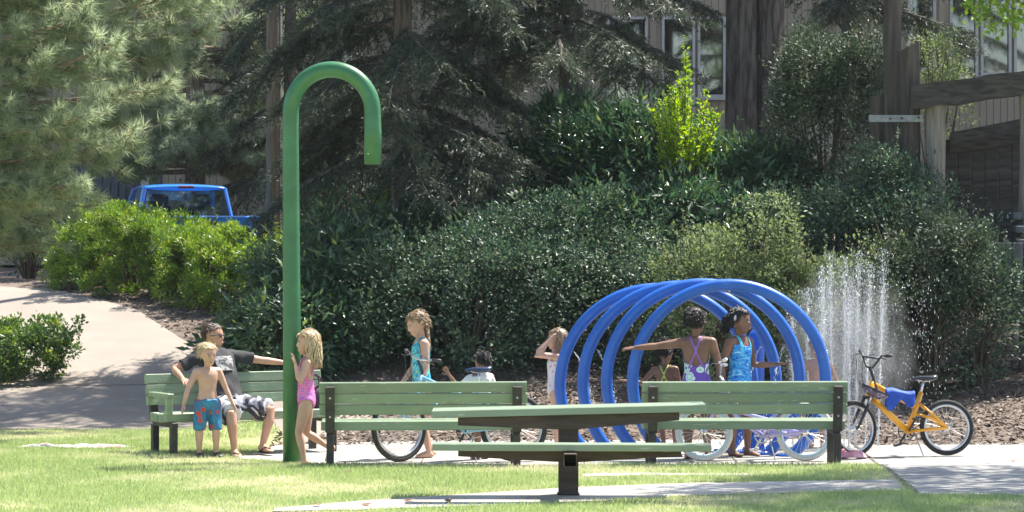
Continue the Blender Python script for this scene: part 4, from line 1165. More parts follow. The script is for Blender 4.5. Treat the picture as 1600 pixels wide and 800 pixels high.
conifer('unseen big fir added past the timber structure to shade it', 1956, 40.0, [(0, .25, 15)], 3.6, 15.0, 3.5, 80, 66, LM['cedar'], .3, name='fir_tree')  # stands out of view, placed and shaped to shade the timber frame
def pine(label, x, d, h, r, branches, seed, needle=.17, tuft=62, group=None, wid=.0082):
    """branches: (z, azimuth, length, rise); tufts of long needles at the twig ends"""
    rng = np.random.default_rng(seed); base = np.array((x, d, gh(x, d)))
    t = thing('pine_tree', label, 'tree', tuple(base), 0)
    trunk_mesh(h, r, r * .35, seed).build('trunk', M_barkp, t, sm=False)
    br = MB(); TP = []; TD = []
    for (z, a, Ln, rise) in branches:
        hd = np.array([math.cos(a), math.sin(a), 0]); side = np.array([-hd[1], hd[0], 0])
        m_ = 10; u = np.linspace(0, 1, m_)
        pts = np.array([x, d, z]) + hd * (Ln * u)[:, None]; pts[:, 2] += Ln * (rise * u + .10 * u ** 2); pts += side * (.25 * np.sin(u * 4 + rng.random() * 6) * u)[:, None]
        br.tube([p - base for p in pts], list(np.linspace(.05, .010, m_)), 6)
        for k in range(int(Ln * 11.0)):
            uu = .25 + .75 * rng.random(); b = np.array([np.interp(uu, u, pts[:, i]) for i in range(3)])
            sg = 1 if rng.random() < .5 else -1
            dv = unit(hd * (.5 + .5 * rng.random()) + side * sg * (.4 + .7 * rng.random()) + np.array([0, 0, .3 * rng.normal() + .05]))
            ln = (.25 + .55 * rng.random()) * (1.15 - .4 * uu)
            e = b + dv * ln; br.tube([b - base, (b + e) / 2 + np.array([0, 0, -.03]) - base, e - base], [.010, .007, .005], 4)
            for q in range(3): TP.append(b + dv * ln * (.45 + .27 * q) + rng.normal(size=3) * .03); TD.append(dv + np.array([0, 0, .25]) + rng.normal(size=3) * .25)
        TP.append(pts[-1]); TD.append(hd)
    TP = np.array(TP); TD = unit(np.array(TD)); n = len(TP) * tuft; ti = np.repeat(np.arange(len(TP)), tuft)
    X = TD[ti] * .75 + randdir(rng, n) * .85
    P = TP[ti] - TD[ti] * (.10 * rng.random(n))[:, None]
    L = needle * (.65 + .5 * rng.random(n))
    tone = rng.random(len(TP)) * .45
    v = np.clip(rng.random(n) * .55 + tone[ti], 0, .999); v = np.where((v > .92) & (rng.random(n) < .75), .7, v)
    leaf_obj('crown', [scatter(T_NEEDLE, P, X, randdir(rng, n), L, wid, v)], LM['pine'], t, base)
    br.build('bough', M_barkp, t)
    return t
rng_ = np.random.default_rng(77)
brs = []
for k in range(46):
    z = 1.95 + 5.0 * (k / 45) ** 1.2
    a = rng_.uniform(-.55, .7)
    reach = min(2.9 + (z - 1.9) * 1.25, 4.9) * rng_.uniform(.75, 1.04)
    brs.append((z, a, reach, rng_.uniform(-.06, .12)))
for k in range(8): brs.append((rng_.uniform(3, 11), rng_.uniform(1.2, 5.2), rng_.uniform(2, 3.6), .1))
pine('big sunlit long needled pine reaching over the uphill path', -8.05, 33.2, 12, .24, brs, 71)
brs = []
for k in range(84):
    z = 3.3 + 7.0 * (k / 83) ** 1.4; brs.append((z, rng_.uniform(0, 6.28), rng_.uniform(1.3, 2.7) * (1 - .05 * (z - 3)), rng_.uniform(-.15, .1)))
pine('darker pine standing behind the blue truck and the sunlit pine', PX(305, 51.0), 51.0, 11.5, .2, brs, 72, .16, 66, wid=.012)

# broadleaf tree right of the picture: shades the path and drops a leafy branch into view
def broadleaf():
    rng = np.random.default_rng(91); x, y = 8.2, 28.4; base = np.array((x, y, gh(x, y)))
    t = thing('broadleaf_tree', 'leafy broadleaf tree whose bright branch tips hang over the path', 'tree', tuple(base), 0)
    trunk_mesh(8.5, .22, .06, 91).build('trunk', M_bark, t)
    n = 520; d = randdir(rng, n); C = np.array([x, y, 8.2]) + d * (np.array([2.9, 2.7, 2.6]) * (.45 + .55 * rng.random(n) ** .5)[:, None])
    br = MB()
    for k in range(26):
        e = C[k * 3] - base; br.tube([(0, 0, 3 + 4 * rng.random()), e * .6 + np.array([0, 0, .6]), e], [.05, .03, .008], 5)
    # low limb reaching left with hanging tips
    tip = W3(1545, -25, 28.2); lim = [Vector((0, 0, 4.6)), Vector((tip.x + 1.6, tip.y, tip.z + .75)) - Vector(base), tip - Vector(base)]
    br.tube(lim, [.07, .04, .012], 6)
    hang = []
    for (px, py, dd) in ((1512, 2, 28.2), (1530, 20, 28.3), (1552, 6, 28.1), (1568, 18, 28.2), (1582, 34, 28.3), (1598, 26, 28.0), (1590, 4, 28.4), (1540, -14, 28.2), (1570, -18, 28.3), (1549, 42, 28.2), (1612, 14, 28.2)):
        hang.append(at(px, py, dd)); br.tube([tip - Vector(base), Vector(at(px, py, dd)) - Vector(base)], [.008, .003], 4)
    Ch = np.array(hang)
    per = 34; ci = np.repeat(np.arange(n), per); P = C[ci] + randdir(rng, n * per) * (.34 * rng.random(n * per) ** .5)[:, None]
    m_ = 42; ch = np.repeat(np.arange(len(Ch)), m_); P2 = Ch[ch] + rng.normal(size=(len(ch), 3)) * np.array([.065, .12, .055])
    P = np.concatenate([P, P2]); q = len(P)
    X = randdir(rng, q); X[:, 2] -= .5; N = rng.normal(size=(q, 3)) * .6 + np.array([0, 0, .7])
    L = np.where(np.arange(q) < n * per, .12, .062) * (.7 + .5 * rng.random(q))
    leaf_obj('crown', [scatter(T_LEAF, P, X, N, L, L * 1.25, rng.random(q))], LM['decid'], t, base); br.build('bough', M_stem, t)
broadleaf()

# ------------------------------------------------------------------ people
def remesh(mb, voxel, it=4):
    me = bpy.data.meshes.new('tmp'); me.from_pydata(mb.v, [], mb.f); me.update()
    bm = bmesh.new(); bm.from_mesh(me); bmesh.ops.recalc_face_normals(bm, faces=bm.faces); bm.to_mesh(me); bm.free()
    o = bpy.data.objects.new('tmp', me); COL.objects.link(o)
    md = o.modifiers.new('r', 'REMESH'); md.mode = 'VOXEL'; md.voxel_size = voxel; md.use_smooth_shade = True
    ms = o.modifiers.new('s', 'SMOOTH'); ms.factor = .5; ms.iterations = it
    dg = bpy.context.evaluated_depsgraph_get(); ev = o.evaluated_get(dg)
    m2 = bpy.data.meshes.new_from_object(ev)
    n = len(m2.vertices); V = np.empty(n * 3); m2.vertices.foreach_get('co', V); V = V.reshape(-1, 3)
    Nn = np.empty(n * 3); m2.vertices.foreach_get('normal', Nn); Nn = Nn.reshape(-1, 3)
    Fc = np.array([tuple(p.vertices) for p in m2.polygons], np.int32)
    bpy.data.objects.remove(o); bpy.data.meshes.remove(me); bpy.data.meshes.remove(m2)
    return V, Nn, Fc
def nrm(v): return Vector(v).normalized()
SK = {
 'light': skin_mat('fair_skin', (.52, .30, .21), (.60, .37, .27)),
 'tan': skin_mat('sunned_skin', (.46, .25, .165), (.54, .31, .21)),
 'dark': skin_mat('brown_skin', (.17, .083, .053), (.23, .12, .078)),
 'mid': skin_mat('light_brown_skin', (.24, .12, .075), (.31, .165, .105)),
}
HAIR = {
 'blond': mat('blond_hair', (.42, .30, .16), (.62, .48, .29), 30, .45, .2, stretch=(3, 3, .4)),
 'fairblond': mat('straw_hair', (.56, .43, .24), (.72, .60, .38), 30, .45, .2),
 'lightbrown': mat('light_brown_hair', (.22, .14, .08), (.38, .26, .16), 30, .4, .2, stretch=(3, 3, .4)),
 'brown': mat('brown_hair', (.06, .035, .022), (.11, .07, .045), 30, .4, .2),
 'black': mat('black_hair', (.012, .010, .010), (.03, .024, .022), 40, .45, .4, bscale=90),
}
M_eye = mat('eye', (.03, .022, .018), None, rough=.15)
M_eyew = mat('eye_white', (.7, .68, .65), None, rough=.3)
M_lip = mat('lips', (.33, .12, .095), None, rough=.45)

class Person: pass
def person(label, px, d, H, face, skin, hf=6.3, tup=(0, 0, 1), RA=None, LA=None, RL=None, LL=None, hface=None, hup=(0, 0, 1), girth=1.0, sh=.105, pelvis=None, feet=None, seed=1, hands=None, z0=None):
    g_ = Person(); g_.H = H; g_.girth = girth
    x = PX(px, d); gz = (gh(x, d) + GZ) if z0 is None else z0
    rng = random.Random(seed)
    u = nrm(tup); f = Vector((face[0], face[1], 0)); f = (f - u * f.dot(u)).normalized(); r = f.cross(u).normalized()
    hd_h = H / hf; hipz = .485 * H; nb = H - hd_h * .97 - .012 * H; TL = nb - hipz
    P0 = Vector((0, 0, hipz))
    g_.u, g_.f, g_.r, g_.TL = u, f, r, TL
    A = [nrm(v) for v in (RA or ((.1, 0, -1), (0, 0, -1)))]; B = [nrm(v) for v in (LA or ((-.1, 0, -1), (0, 0, -1)))]
    C = [nrm(v) for v in (RL or ((0, 0, -1), (0, 0, -1)))]; D = [nrm(v) for v in (LL or ((0, 0, -1), (0, 0, -1)))]
    ft = [nrm(v) for v in (feet or (f + r * .12, f - r * .12))]
    th, shn, ank = .235 * H, .212 * H, .038 * H
    # set the pelvis so the lowest foot stands on the ground
    legs = []
    for s, L_ in ((1, C), (-1, D)):
        hip = P0 + r * (s * .048 * H * girth) - u * .01 * H
        k = hip + L_[0] * th; a = k + L_[1] * shn; legs.append([hip, k, a])
    if pelvis is None:
        low = min(l[2].z for l in legs) - ank; dz = Vector((0, 0, -low))
    else: dz = Vector((0, 0, pelvis - P0.z))
    P0 = P0 + dz; legs = [[p + dz for p in l] for l in legs]
    body = MB()
    secs = [(-.17, .035, .04), (-.10, .070, .058), (0, .083, .064), (.12, .083, .062), (.32, .071, .053), (.5, .073, .055), (.68, .084, .06), (.82, .090, .057), (.92, .078, .048), (1.0, .042, .036)]
    bones = []
    body.loft([(P0 + u * (t * TL) + f * (.008 * H * math.sin(t * 3.0)), r * (w * H * girth), f * (dp * H * girth)) for t, w, dp in secs], 20)
    shoulders = {}
    g_.arms = []
    for s, Ar in ((1, A), (-1, B)):
        S = P0 + u * (.885 * TL) + r * (s * sh * H)
        ua, fa = .168 * H, .145 * H
        E = S + Ar[0] * ua; Wp = E + Ar[1] * fa
        body.tube([P0 + u * (.90 * TL) + r * (s * .04 * H), S], [.036 * H * girth, .033 * H * girth], 12, True)
        body.tube([S, S.lerp(E, .45), E, E.lerp(Wp, .3), E.lerp(Wp, .7), Wp], [q * H * girth for q in (.032, .027, .0215, .0225, .0185, .0145)], 12, True)
        bones.append(('arm', S, E)); bones.append(('arm', E, Wp))
        # palm
        a = Ar[1]; pn = None if hands is None else hands[0 if s > 0 else 1]
        n_ = Vector(pn) if pn is not None else r * s
        n_ = (n_ - a * n_.dot(a)); n_ = n_.normalized() if n_.length > .05 else (f - a * f.dot(a)).normalized()
        sd = a.cross(n_).normalized()
        body.loft([(Wp, sd * .014 * H, n_ * .012 * H), (Wp + a * .018 * H, sd * .021 * H, n_ * .012 * H), (Wp + a * .042 * H, sd * .024 * H, n_ * .0105 * H), (Wp + a * .054 * H, sd * .022 * H, n_ * .008 * H)], 12)
        g_.arms.append((S, E, Wp, a, n_, sd))
    for i, (hip, k, a) in enumerate(legs):
        body.tube([hip + u * .01 * H, hip.lerp(k, .18), hip.lerp(k, .55), k, k.lerp(a, .28), k.lerp(a, .65), a], [q * H * girth for q in (.052, .052, .043, .031, .0325, .024, .0185)], 14, True)
        bones.append(('leg', hip, k)); bones.append(('shin', k, a))
        fd = ft[i]; fr_ = fd.cross(Vector((0, 0, 1))).normalized(); fu = fr_.cross(fd).normalized()
        hl = a - fd * .022 * H - fu * .018 * H
        body.loft([(hl - fd * .016 * H, fr_ * .008 * H, fu * .008 * H), (hl, fr_ * .020 * H, fu * .020 * H), (hl + fd * .05 * H + fu * .002 * H, fr_ * .023 * H, fu * .022 * H), (hl + fd * .095 * H - fu * .007 * H, fr_ * .028 * H, fu * .0125 * H), (hl + fd * .118 * H - fu * .011 * H, fr_ * .022 * H, fu * .008 * H), (hl + fd * .128 * H - fu * .012 * H, fr_ * .010 * H, fu * .004 * H)], 12)
    g_.legs = legs; g_.ft = ft; g_.P0 = P0
    # neck and head
    nbp = P0 + u * TL
    hfv = nrm(hface or (f.x, f.y, 0)); hu = Vector(hup); hu = (hu - hfv * hu.dot(hfv)).normalized(); hr = hfv.cross(hu).normalized()
    hc = nbp + u * (.02 * H) + hu * (hd_h * .47)
    body.tube([nbp - u * .04 * H, nbp + u * .01 * H, hc - hu * hd_h * .25 - hfv * hd_h * .06], [q * H for q in (.034, .0275, .027)], 12, True)
    h = hd_h
    body.ell(hc + hu * .12 * h - hfv * .05 * h, hr * .355 * h, hfv * .43 * h, hu * .375 * h, 18, 12)
    body.loft([(hc + hu * .15 * h + hfv * .10 * h, hr * .31 * h, hfv * .27 * h), (hc - hu * .08 * h + hfv * .10 * h, hr * .295 * h, hfv * .275 * h), (hc - hu * .28 * h + hfv * .12 * h, hr * .23 * h, hfv * .235 * h), (hc - hu * .42 * h + hfv * .16 * h, hr * .14 * h, hfv * .15 * h), (hc - hu * .47 * h + hfv * .17 * h, hr * .06 * h, hfv * .07 * h)], 16)
    body.loft([(hc + hu * .09 * h + hfv * .35 * h, hr * .035 * h, hfv * .03 * h), (hc - hu * .05 * h + hfv * .40 * h, hr * .055 * h, hfv * .06 * h), (hc - hu * .11 * h + hfv * .385 * h, hr * .07 * h, hfv * .055 * h), (hc - hu * .15 * h + hfv * .36 * h, hr * .04 * h, hfv * .03 * h)], 10)
    for s in (-1, 1):
        body.ell(hc + hr * (s * .345 * h) - hfv * .02 * h - hu * .02 * h, hr * .05 * h, hfv * .07 * h, hu * .12 * h, 10, 6)
    body.ell(hc - hu * .255 * h + hfv * .365 * h, hr * .10 * h, hfv * .04 * h, hu * .045 * h, 10, 6)
    g_.hc, g_.hu, g_.hf, g_.hr, g_.hh = hc, hu, hfv, hr, h
    vox = .0085 if H < 1.6 else .010
    V, Nn, Fc = remesh(body, vox)
    g_.V, g_.N, g_.F, g_.bones = V, Nn, Fc, bones
    # fingers: five separate, rooted in the palm, joined into the same mesh
    fg = MB()
    for (S, E, Wp, a, n_, sd), s in zip(g_.arms, (1, -1)):
        for q, (off, ln) in enumerate(((-.0165, .036), (-.0055, .042), (.0055, .040), (.0165, .031))):
            b0 = Wp + a * .046 * H + sd * off * H; sp = nrm(a + sd * off * 9)
            k1 = b0 + sp * ln * H * .5; d2 = nrm(sp - n_ * .35); k2 = k1 + d2 * ln * H * .32; d3 = nrm(sp - n_ * .8); k3 = k2 + d3 * ln * H * .25
            fg.tube([b0, k1, k2, k3], [.0062 * H, .0058 * H, .0052 * H, .0042 * H], 7, True)
        ts = 1 if f.dot(sd) > 0 else -1
        b0 = Wp + a * .015 * H + sd * ts * .016 * H; k1 = b0 + nrm(a * .7 + sd * ts * .8 - n_ * .2) * .026 * H; k2 = k1 + nrm(a + sd * ts * .25 - n_ * .3) * .022 * H
        fg.tube([b0, k1, k2], [.0085 * H, .007 * H, .005 * H], 7, True)
    o = np.array([0., 0., 0.])
    root = thing('person', label, 'person', (x, d, gz), 0, None); g_.root = root
    verts = [tuple(v) for v in V] + fg.v; fs = [tuple(int(i) for i in q) for q in Fc] + [tuple(i + len(V) for i in q) for q in fg.f]
    me = bpy.data.meshes.new('body'); me.from_pydata(verts, [], fs); me.update(); smooth(me)
    bm = bmesh.new(); bm.from_mesh(me); bmesh.ops.recalc_face_normals(bm, faces=bm.faces); bm.to_mesh(me); bm.free()
    link('body', me, SK[skin], root)
    for s in (-1, 1):
        ep = hc + hr * (s * .145 * h) + hu * .03 * h + hfv * .345 * h
        ew = MB().ell(ep, hr * .055 * h, hfv * .03 * h, hu * .03 * h, 10, 6).build('eye', M_eyew, root, sm=True)
        MB().ell(ep + hfv * .018 * h, hr * .036 * h, hfv * .018 * h, hu * .032 * h, 8, 6).build('iris', M_eye, ew, sm=True)
    for s in (-1, 1):
        MB().tube([hc + hr * (s * .07 * h) + hu * .105 * h + hfv * .375 * h, hc + hr * (s * .15 * h) + hu * .125 * h + hfv * .35 * h, hc + hr * (s * .22 * h) + hu * .10 * h + hfv * .30 * h], .018 * h, 6).build('eyebrow', HAIR['brown'] if skin != 'light' else HAIR['lightbrown'], root, sm=True)
    MB().ell(hc - hu * .255 * h + hfv * .40 * h, hr * .085 * h, hfv * .02 * h, hu * .018 * h, 10, 5).build('mouth', M_lip, root, sm=True)
    return g_
def torso_coords(p):
    Q = p.V - np.array(p.P0); u, f, r = (np.array(a) for a in (p.u, p.f, p.r))
    return Q @ r / p.H, Q @ f / p.H, Q @ u / p.TL
def limb_dist(p, kind):
    out = np.full(len(p.V), 9.0)
    for k, a, b in p.bones:
        if k != kind: continue
        a, b = np.array(a), np.array(b); ab = b - a; t = np.clip(((p.V - a) @ ab) / (ab @ ab), 0, 1)
        out = np.minimum(out, np.linalg.norm(p.V - (a + t[:, None] * ab), axis=1))
    return out / p.H
def from_body(p, name, keep, m, off=.005):
    """clothing that follows the skin: the chosen faces lifted off the body"""
    kf = keep[p.F].all(1); F2 = p.F[kf]; idx = np.unique(F2); mp = -np.ones(len(p.V), int); mp[idx] = np.arange(len(idx))
    V = p.V[idx] + p.N[idx] * off
    o = link(name, np_mesh(name, V, mp[F2], sm=True), m, p.root)
    md = o.modifiers.new('thick', 'SOLIDIFY'); md.thickness = .004; md.offset = 1
    return o
def swimsuit(p, m, back='open', top=.74, legcut=.20, name='swimsuit', strapm=None):
    x, y, t = torso_coords(p); arm = limb_dist(p, 'arm'); ax = np.abs(x)
    front = y > -.004
    lim = np.where(front, top + ax * .6, {'open': .42, 'full': .72, 'cross': .40}[back] + ax * 1.2)
    hip = -.20 + np.maximum(0, ax - .018) * (legcut * 14)
    keep = (t < lim) & (t > np.minimum(hip, .10)) & (arm > .036) & (ax < .12)
    strap = (np.abs(ax - .048 + np.where(front, 0, 0)) < .012) & (t > .6) & (t < 1.02) & (arm > .02)
    if back == 'cross':
        sb = (~front) & (np.abs(ax - np.abs(t - .72) * .13) < .010) & (t > .36) & (t < 1.0)
        strap = (strap & front) | sb
    s = from_body(p, name, keep, m)
    from_body(p, 'strap', strap, strapm or m, .006).parent = s
    return s
def hair_cap(p, m, sx=1.07, low=-.12, style='short', name='hair'):
    h = p.hh; c = p.hc + p.hu * (.14 * h) - p.hf * (.065 * h)
    mb = MB(); mb.ell(c, p.hr * .385 * h * sx, p.hf * .435 * h * sx, p.hu * .385 * h * sx, 22, 14)
    if style != 'crop':
        mb.ell(c - p.hf * .16 * h - p.hu * .16 * h, p.hr * .36 * h * sx, p.hf * .30 * h * sx, p.hu * .33 * h * sx, 18, 10)
    V, N, Fc = remesh(mb, .009, 2)
    Q = V - np.array(c); fz = Q @ np.array(p.hu) / h; fy = Q @ np.array(p.hf) / h; fx = np.abs(Q @ np.array(p.hr)) / h
    face = (fy > .10) & (fz < .20 - .35 * np.maximum(0, fx - .2)) | (fz < low - .25 * np.maximum(0, -fy)) & (fy > -.12) | (fz < -.34)
    keep = ~face
    if style == 'crop': keep &= fz > -.22
    kf = keep[Fc].all(1); F2 = Fc[kf]; idx = np.unique(F2); mp = -np.ones(len(V), int); mp[idx] = np.arange(len(idx))
    rs = np.random.default_rng(3)
    o = link(name, np_mesh(name, V[idx] + N[idx] * (.004 * rs.normal(size=len(idx)))[:, None], mp[F2], sm=True), m, p.root)
    md = o.modifiers.new('thick', 'SOLIDIFY'); md.thickness = .008
    fuzz(p, m, o)
    return o
def fuzz(p, m, parent, n=420, seed=2, ln=.05, r=.0026):
    """short strands lying on the scalp so the cap reads as hair"""
    rng = np.random.default_rng(seed); me = parent.data; k = len(me.vertices)
    co = np.empty(k * 3); me.vertices.foreach_get('co', co); co = co.reshape(-1, 3)
    no = np.empty(k * 3); me.vertices.foreach_get('normal', no); no = no.reshape(-1, 3)
    mb = MB(); dn = np.array(-p.hu * .7 - p.hf * .5)
    for i in rng.integers(k, size=n):
        q = co[i] + no[i] * .005; t = dn - no[i] * (dn @ no[i]); t = unit(unit(t) + rng.normal(size=3) * .10); l = ln * rng.uniform(.6, 1.3)
        mb.tube([q, q + t * l * .5 + no[i] * .002, q + t * l - no[i] * .002], [r, r, r * .4], 3)
    o = mb.build('hair_strands', m, parent, sm=True); o['kind'] = 'stuff'; return o
def strands(p, m, length, n, parent, seed=1, spread=1.0, wave=.02, front=.25, w=.011):
    """long hair: ribbons that follow the skull and then hang"""
    rng = np.random.default_rng(seed); h = p.hh; c = p.hc + p.hu * (.14 * h) - p.hf * (.065 * h)
    mb = MB(); hr, hf, hu = p.hr, p.hf, p.hu
    for k in range(n):
        a = rng.uniform(-math.pi + front, math.pi - front) + math.pi    # around the back of the head
        side = hr * math.sin(a) * .40 * h + hf * math.cos(a) * .46 * h
        pts = []; ln = length * rng.uniform(.75, 1.08); ph = rng.random() * 6.28
        for j in range(5):
            e = math.radians(82 - 82 * j / 4); pts.append(c + side * (math.cos(e) * 1.04) + hu * (.405 * h * math.sin(e)))
        m_ = 7
        for j in range(1, m_):
            t = j / (m_ - 1); q = c + side * (1.04 + .12 * spread * t) - Vector((0, 0, 1)) * (ln * t) + hr * wave * math.sin(ph + t * 7) + hf * wave * .6 * math.cos(ph + t * 6)
            pts.append(q)
        rad = [w * .6] + [w] * 7 + [w * .8, w * .6, w * .25]
        mb.tube(pts, rad[:len(pts)], 4)
    return mb.build('lock', m, parent, sm=True)
def puff(p, m, c, r, parent, seed=1, n=420, name='hair_puff'):
    """a round mass of tight curls"""
    rng = np.random.default_rng(seed); mb = MB(); c = Vector(c)
    mb.ell(c, (r * .85, 0, 0), (0, r * .85, 0), (0, 0, r * .85), 14, 8)
    V = np.array(mb.v); D = randdir(rng, n); base = np.array(c) + D * r * (.7 + .2 * rng.random(n))[:, None]
    for i in range(n):
        dv = Vector(D[i]); t1 = nrm(dv.cross(Vector(rng.normal(size=3)))); q = Vector(base[i]); l = r * .28
        mb.tube([q, q + dv * l * .6 + t1 * l * .4, q + dv * l * .9 - t1 * l * .2], [.0045, .0045, .003], 3)
    return mb.build(name, m, parent, sm=True)
def trousers(p, m, low, name='swim_shorts', w=1.32, waist=.16):
    """loose shorts: one shell around hips and both thighs, ending cleanly at the hem"""
    H = p.H; mb = MB(); u, f, r = p.u, p.f, p.r
    gi = p.girth * 1.06
    mb.loft([(p.P0 + u * (t * p.TL), r * (a * H * gi), f * (b * H * gi)) for t, a, b in ((-.20, .06, .06), (-.06, .090, .072), (.06, .092, .074), (waist, .088, .069))], 20)
    for hip, k, a in p.legs:
        kk = k + (a - k) * max(0, low - 1.0) * 1.1
        pts = [hip + u * .02 * H, hip.lerp(k, .35), hip.lerp(k, .7)] if low >= .75 else [hip + u * .02 * H, hip.lerp(k, .35)]
        rad = [.056, .057 * w / 1.15, .053 * w / 1.1][:len(pts)]
        end = hip.lerp(k, low) if low <= 1 else kk
        pts.append(end); rad.append(.046 * w)
        mb.tube(pts, [q * H * gi for q in rad], 16)
    V, N, Fc = remesh(mb, .009, 3)
    V = V + N * (.004 * np.sin(V[:, 0:1] * 60 + V[:, 2:3] * 25) + .003 * np.sin(V[:, 1:2] * 80))
    return link(name, np_mesh(name, V, Fc, sm=True), m, p.root)
def tshirt(p, m, hem=.0, name='t_shirt'):
    H = p.H; mb = MB(); u, f, r = p.u, p.f, p.r
    mb.loft([(p.P0 + u * (t * p.TL) + f * .004 * H, r * (a * H), f * (b * H)) for t, a, b in ((hem, .100, .078), (.2, .098, .078), (.5, .098, .076), (.7, .103, .076), (.84, .104, .070), (.95, .086, .056), (1.0, .05, .042))], 22)
    for S, E, Wp, a, n_, sd in p.arms:
        mb.tube([p.P0 + u * (.88 * p.TL), S, S.lerp(E, .35), S.lerp(E, .68)], [.040 * H, .043 * H, .040 * H, .040 * H], 14)
    V, N, Fc = remesh(mb, .010, 3)
    V = V + N * (.005 * np.sin(V[:, 2:3] * 38 + V[:, 0:1] * 30) + .004 * np.sin(V[:, 0:1] * 50 - V[:, 1:2] * 30))
    return link(name, np_mesh(name, V, Fc, sm=True), m, p.root)
def shoe(p, i, m, strapm=None, name='shoe'):
    H = p.H; hip, k, a = p.legs[i]; fd = p.ft[i]; fr_ = fd.cross(Vector((0, 0, 1))).normalized(); fu = fr_.cross(fd).normalized()
    hl = a - fd * .022 * H - fu * .018 * H
    mb = MB()
    if name == 'shoe':
        mb.loft([(hl - fd * .022 * H, fr_ * .014 * H, fu * .016 * H), (hl, fr_ * .026 * H, fu * .025 * H), (hl + fd * .05 * H, fr_ * .029 * H, fu * .026 * H), (hl + fd * .10 * H - fu * .007 * H, fr_ * .033 * H, fu * .017 * H), (hl + fd * .135 * H - fu * .011 * H, fr_ * .020 * H, fu * .010 * H)], 14)
        return mb.build(name, m, p.root, sm=True)
    z = -.0215 * H
    mb.loft([(hl - fd * .02 * H + fu * z, fr_ * .018 * H, fu * .004 * H), (hl + fu * z, fr_ * .025 * H, fu * .005 * H), (hl + fd * .09 * H + fu * z, fr_ * .031 * H, fu * .005 * H), (hl + fd * .14 * H + fu * z, fr_ * .018 * H, fu * .004 * H)], 14)
    o = mb.build(name, m, p.root)
    st = MB(); toe = hl + fd * .105 * H + fu * .003 * H
    for s in (-1, 1): st.tube([toe, hl + fd * .075 * H + fr_ * s * .018 * H + fu * .012 * H, hl + fd * .035 * H + fr_ * s * .027 * H - fu * .014 * H], .0038 * H, 6)
    st.build('thong', strapm or m, o); return o

# --- clothing patterns
M_pinksuit = pattern_mat('pink_floral_suit', [(0, (.75, .62, .75)), (.18, (.30, .12, .55)), (.36, (.80, .16, .42)), (.62, (.72, .22, .50))], 26, 'VORONOI')
M_tealsuit = pattern_mat('teal_print', [(0, (.02, .16, .40)), (.42, (.04, .45, .58)), (.53, (.10, .62, .66)), (.62, (.45, .58, .22))], 24, 'NOISE')
M_whitesuit = pattern_mat('white_floral', [(0, (.65, .12, .18)), (.17, (.30, .34, .55)), (.25, (.66, .62, .64)), (.9, (.7, .66, .68))], 24, 'VORONOI')
M_purplesuit = pattern_mat('purple_circles', [(0, (.10, .12, .45)), (.22, (.62, .75, .70)), (.34, (.30, .55, .40)), (.46, (.66, .76, .74)), (.58, (.16, .07, .42))], 11, 'VORONOI')
M_bluesuit = pattern_mat('blue_wave_print', [(0, (.01, .10, .50)), (.40, (.02, .28, .72)), (.55, (.10, .48, .80)), (.66, (.55, .72, .85))], 20, 'NOISE', stretch=(.6, .6, 1.3))
M_limestrap = mat('lime_strap', (.60, .66, .10), None, rough=.5)
M_purplestrap = mat('purple_strap', (.28, .12, .45), None, rough=.5)
M_bluestrap = mat('sky_blue_strap', (.10, .50, .72), None, rough=.5)
M_boyshorts = pattern_mat('blue_red_swim_print', [(0, (.50, .05, .04)), (.26, (.62, .10, .06)), (.32, (.03, .16, .32)), (.7, (.025, .22, .38))], 13, 'VORONOI')
M_tee = mat('black_t_shirt', (.018, .019, .022), (.04, .041, .045), 8, .85, .2, bscale=20)
M_print = pattern_mat('pale_grey_print', [(0, (.03, .03, .03)), (.45, (.22, .22, .22)), (.56, (.38, .38, .37))], 16, 'NOISE')
M_manshorts = pattern_mat('white_black_board_shorts', [(0, (.60, .60, .62)), (.47, (.32, .32, .36)), (.52, (.04, .035, .045)), (.60, (.62, .62, .63))], 3.4, 'NOISE', stretch=(1, 1, 1.5))
M_whiteshirt = mat('white_shirt', (.66, .65, .62), (.72, .71, .68), 8, .8, .1)
M_navy = mat('navy_fabric', (.02, .03, .09), (.03, .045, .12), 8, .8)
M_limesuit = pattern_mat('lime_black_suit', [(0, (.05, .05, .06)), (.5, (.50, .56, .08))], 20, 'NOISE')

# man lounging on the bench
d = 30.25
fm = (.5, -.87)
p = person('man in black t-shirt, sunglasses and board shorts lounging on bench', 357, d, 1.70, fm, 'tan', hf=6.8, tup=(-.30, .46, 1), sh=.118, girth=1.04,
  RA=((-.86, -.30, -.38), (.45, -.80, -.35)), LA=((.90, .34, -.16), (.92, .38, -.12)), RL=((.34, -.92, -.17), (.10, -.02, -1)), LL=((.92, -.38, -.12), (-.24, -.12, -1)),
  hface=(.93, -.36, .02), pelvis=.445 + .062, feet=((.35, -.93, 0), (.62, -.78, 0)), z0=gh(PX(352, d), d), hands=((.2, -.4, .9), (0, -.3, .95)))
ts = tshirt(p, M_tee, -.02); trousers(p, M_manshorts, .93, 'board_shorts', 1.38, .12)
xx, yy, tt = torso_coords(p)
hair_cap(p, HAIR['brown'], 1.03, .02, 'crop')
gl = MB(); h = p.hh
for s in (-1, 1):
    gl.ell(p.hc + p.hr * (s * .15 * h) + p.hu * .035 * h + p.hf * .385 * h, p.hr * .12 * h, p.hf * .02 * h, p.hu * .08 * h, 12, 6)
    gl.tube([p.hc + p.hr * (s * .24 * h) + p.hu * .06 * h + p.hf * .36 * h, p.hc + p.hr * (s * .36 * h) + p.hu * .05 * h + p.hf * .2 * h, p.hc + p.hr * (s * .375 * h) + p.hu * .03 * h - p.hf * .05 * h], .014 * h, 6)
gl.tube([p.hc - p.hr * .06 * h + p.hu * .05 * h + p.hf * .39 * h, p.hc + p.hr * .06 * h + p.hu * .05 * h + p.hf * .39 * h], .015 * h, 6)
gl.build('sunglasses', M_blk, p.root, sm=True)
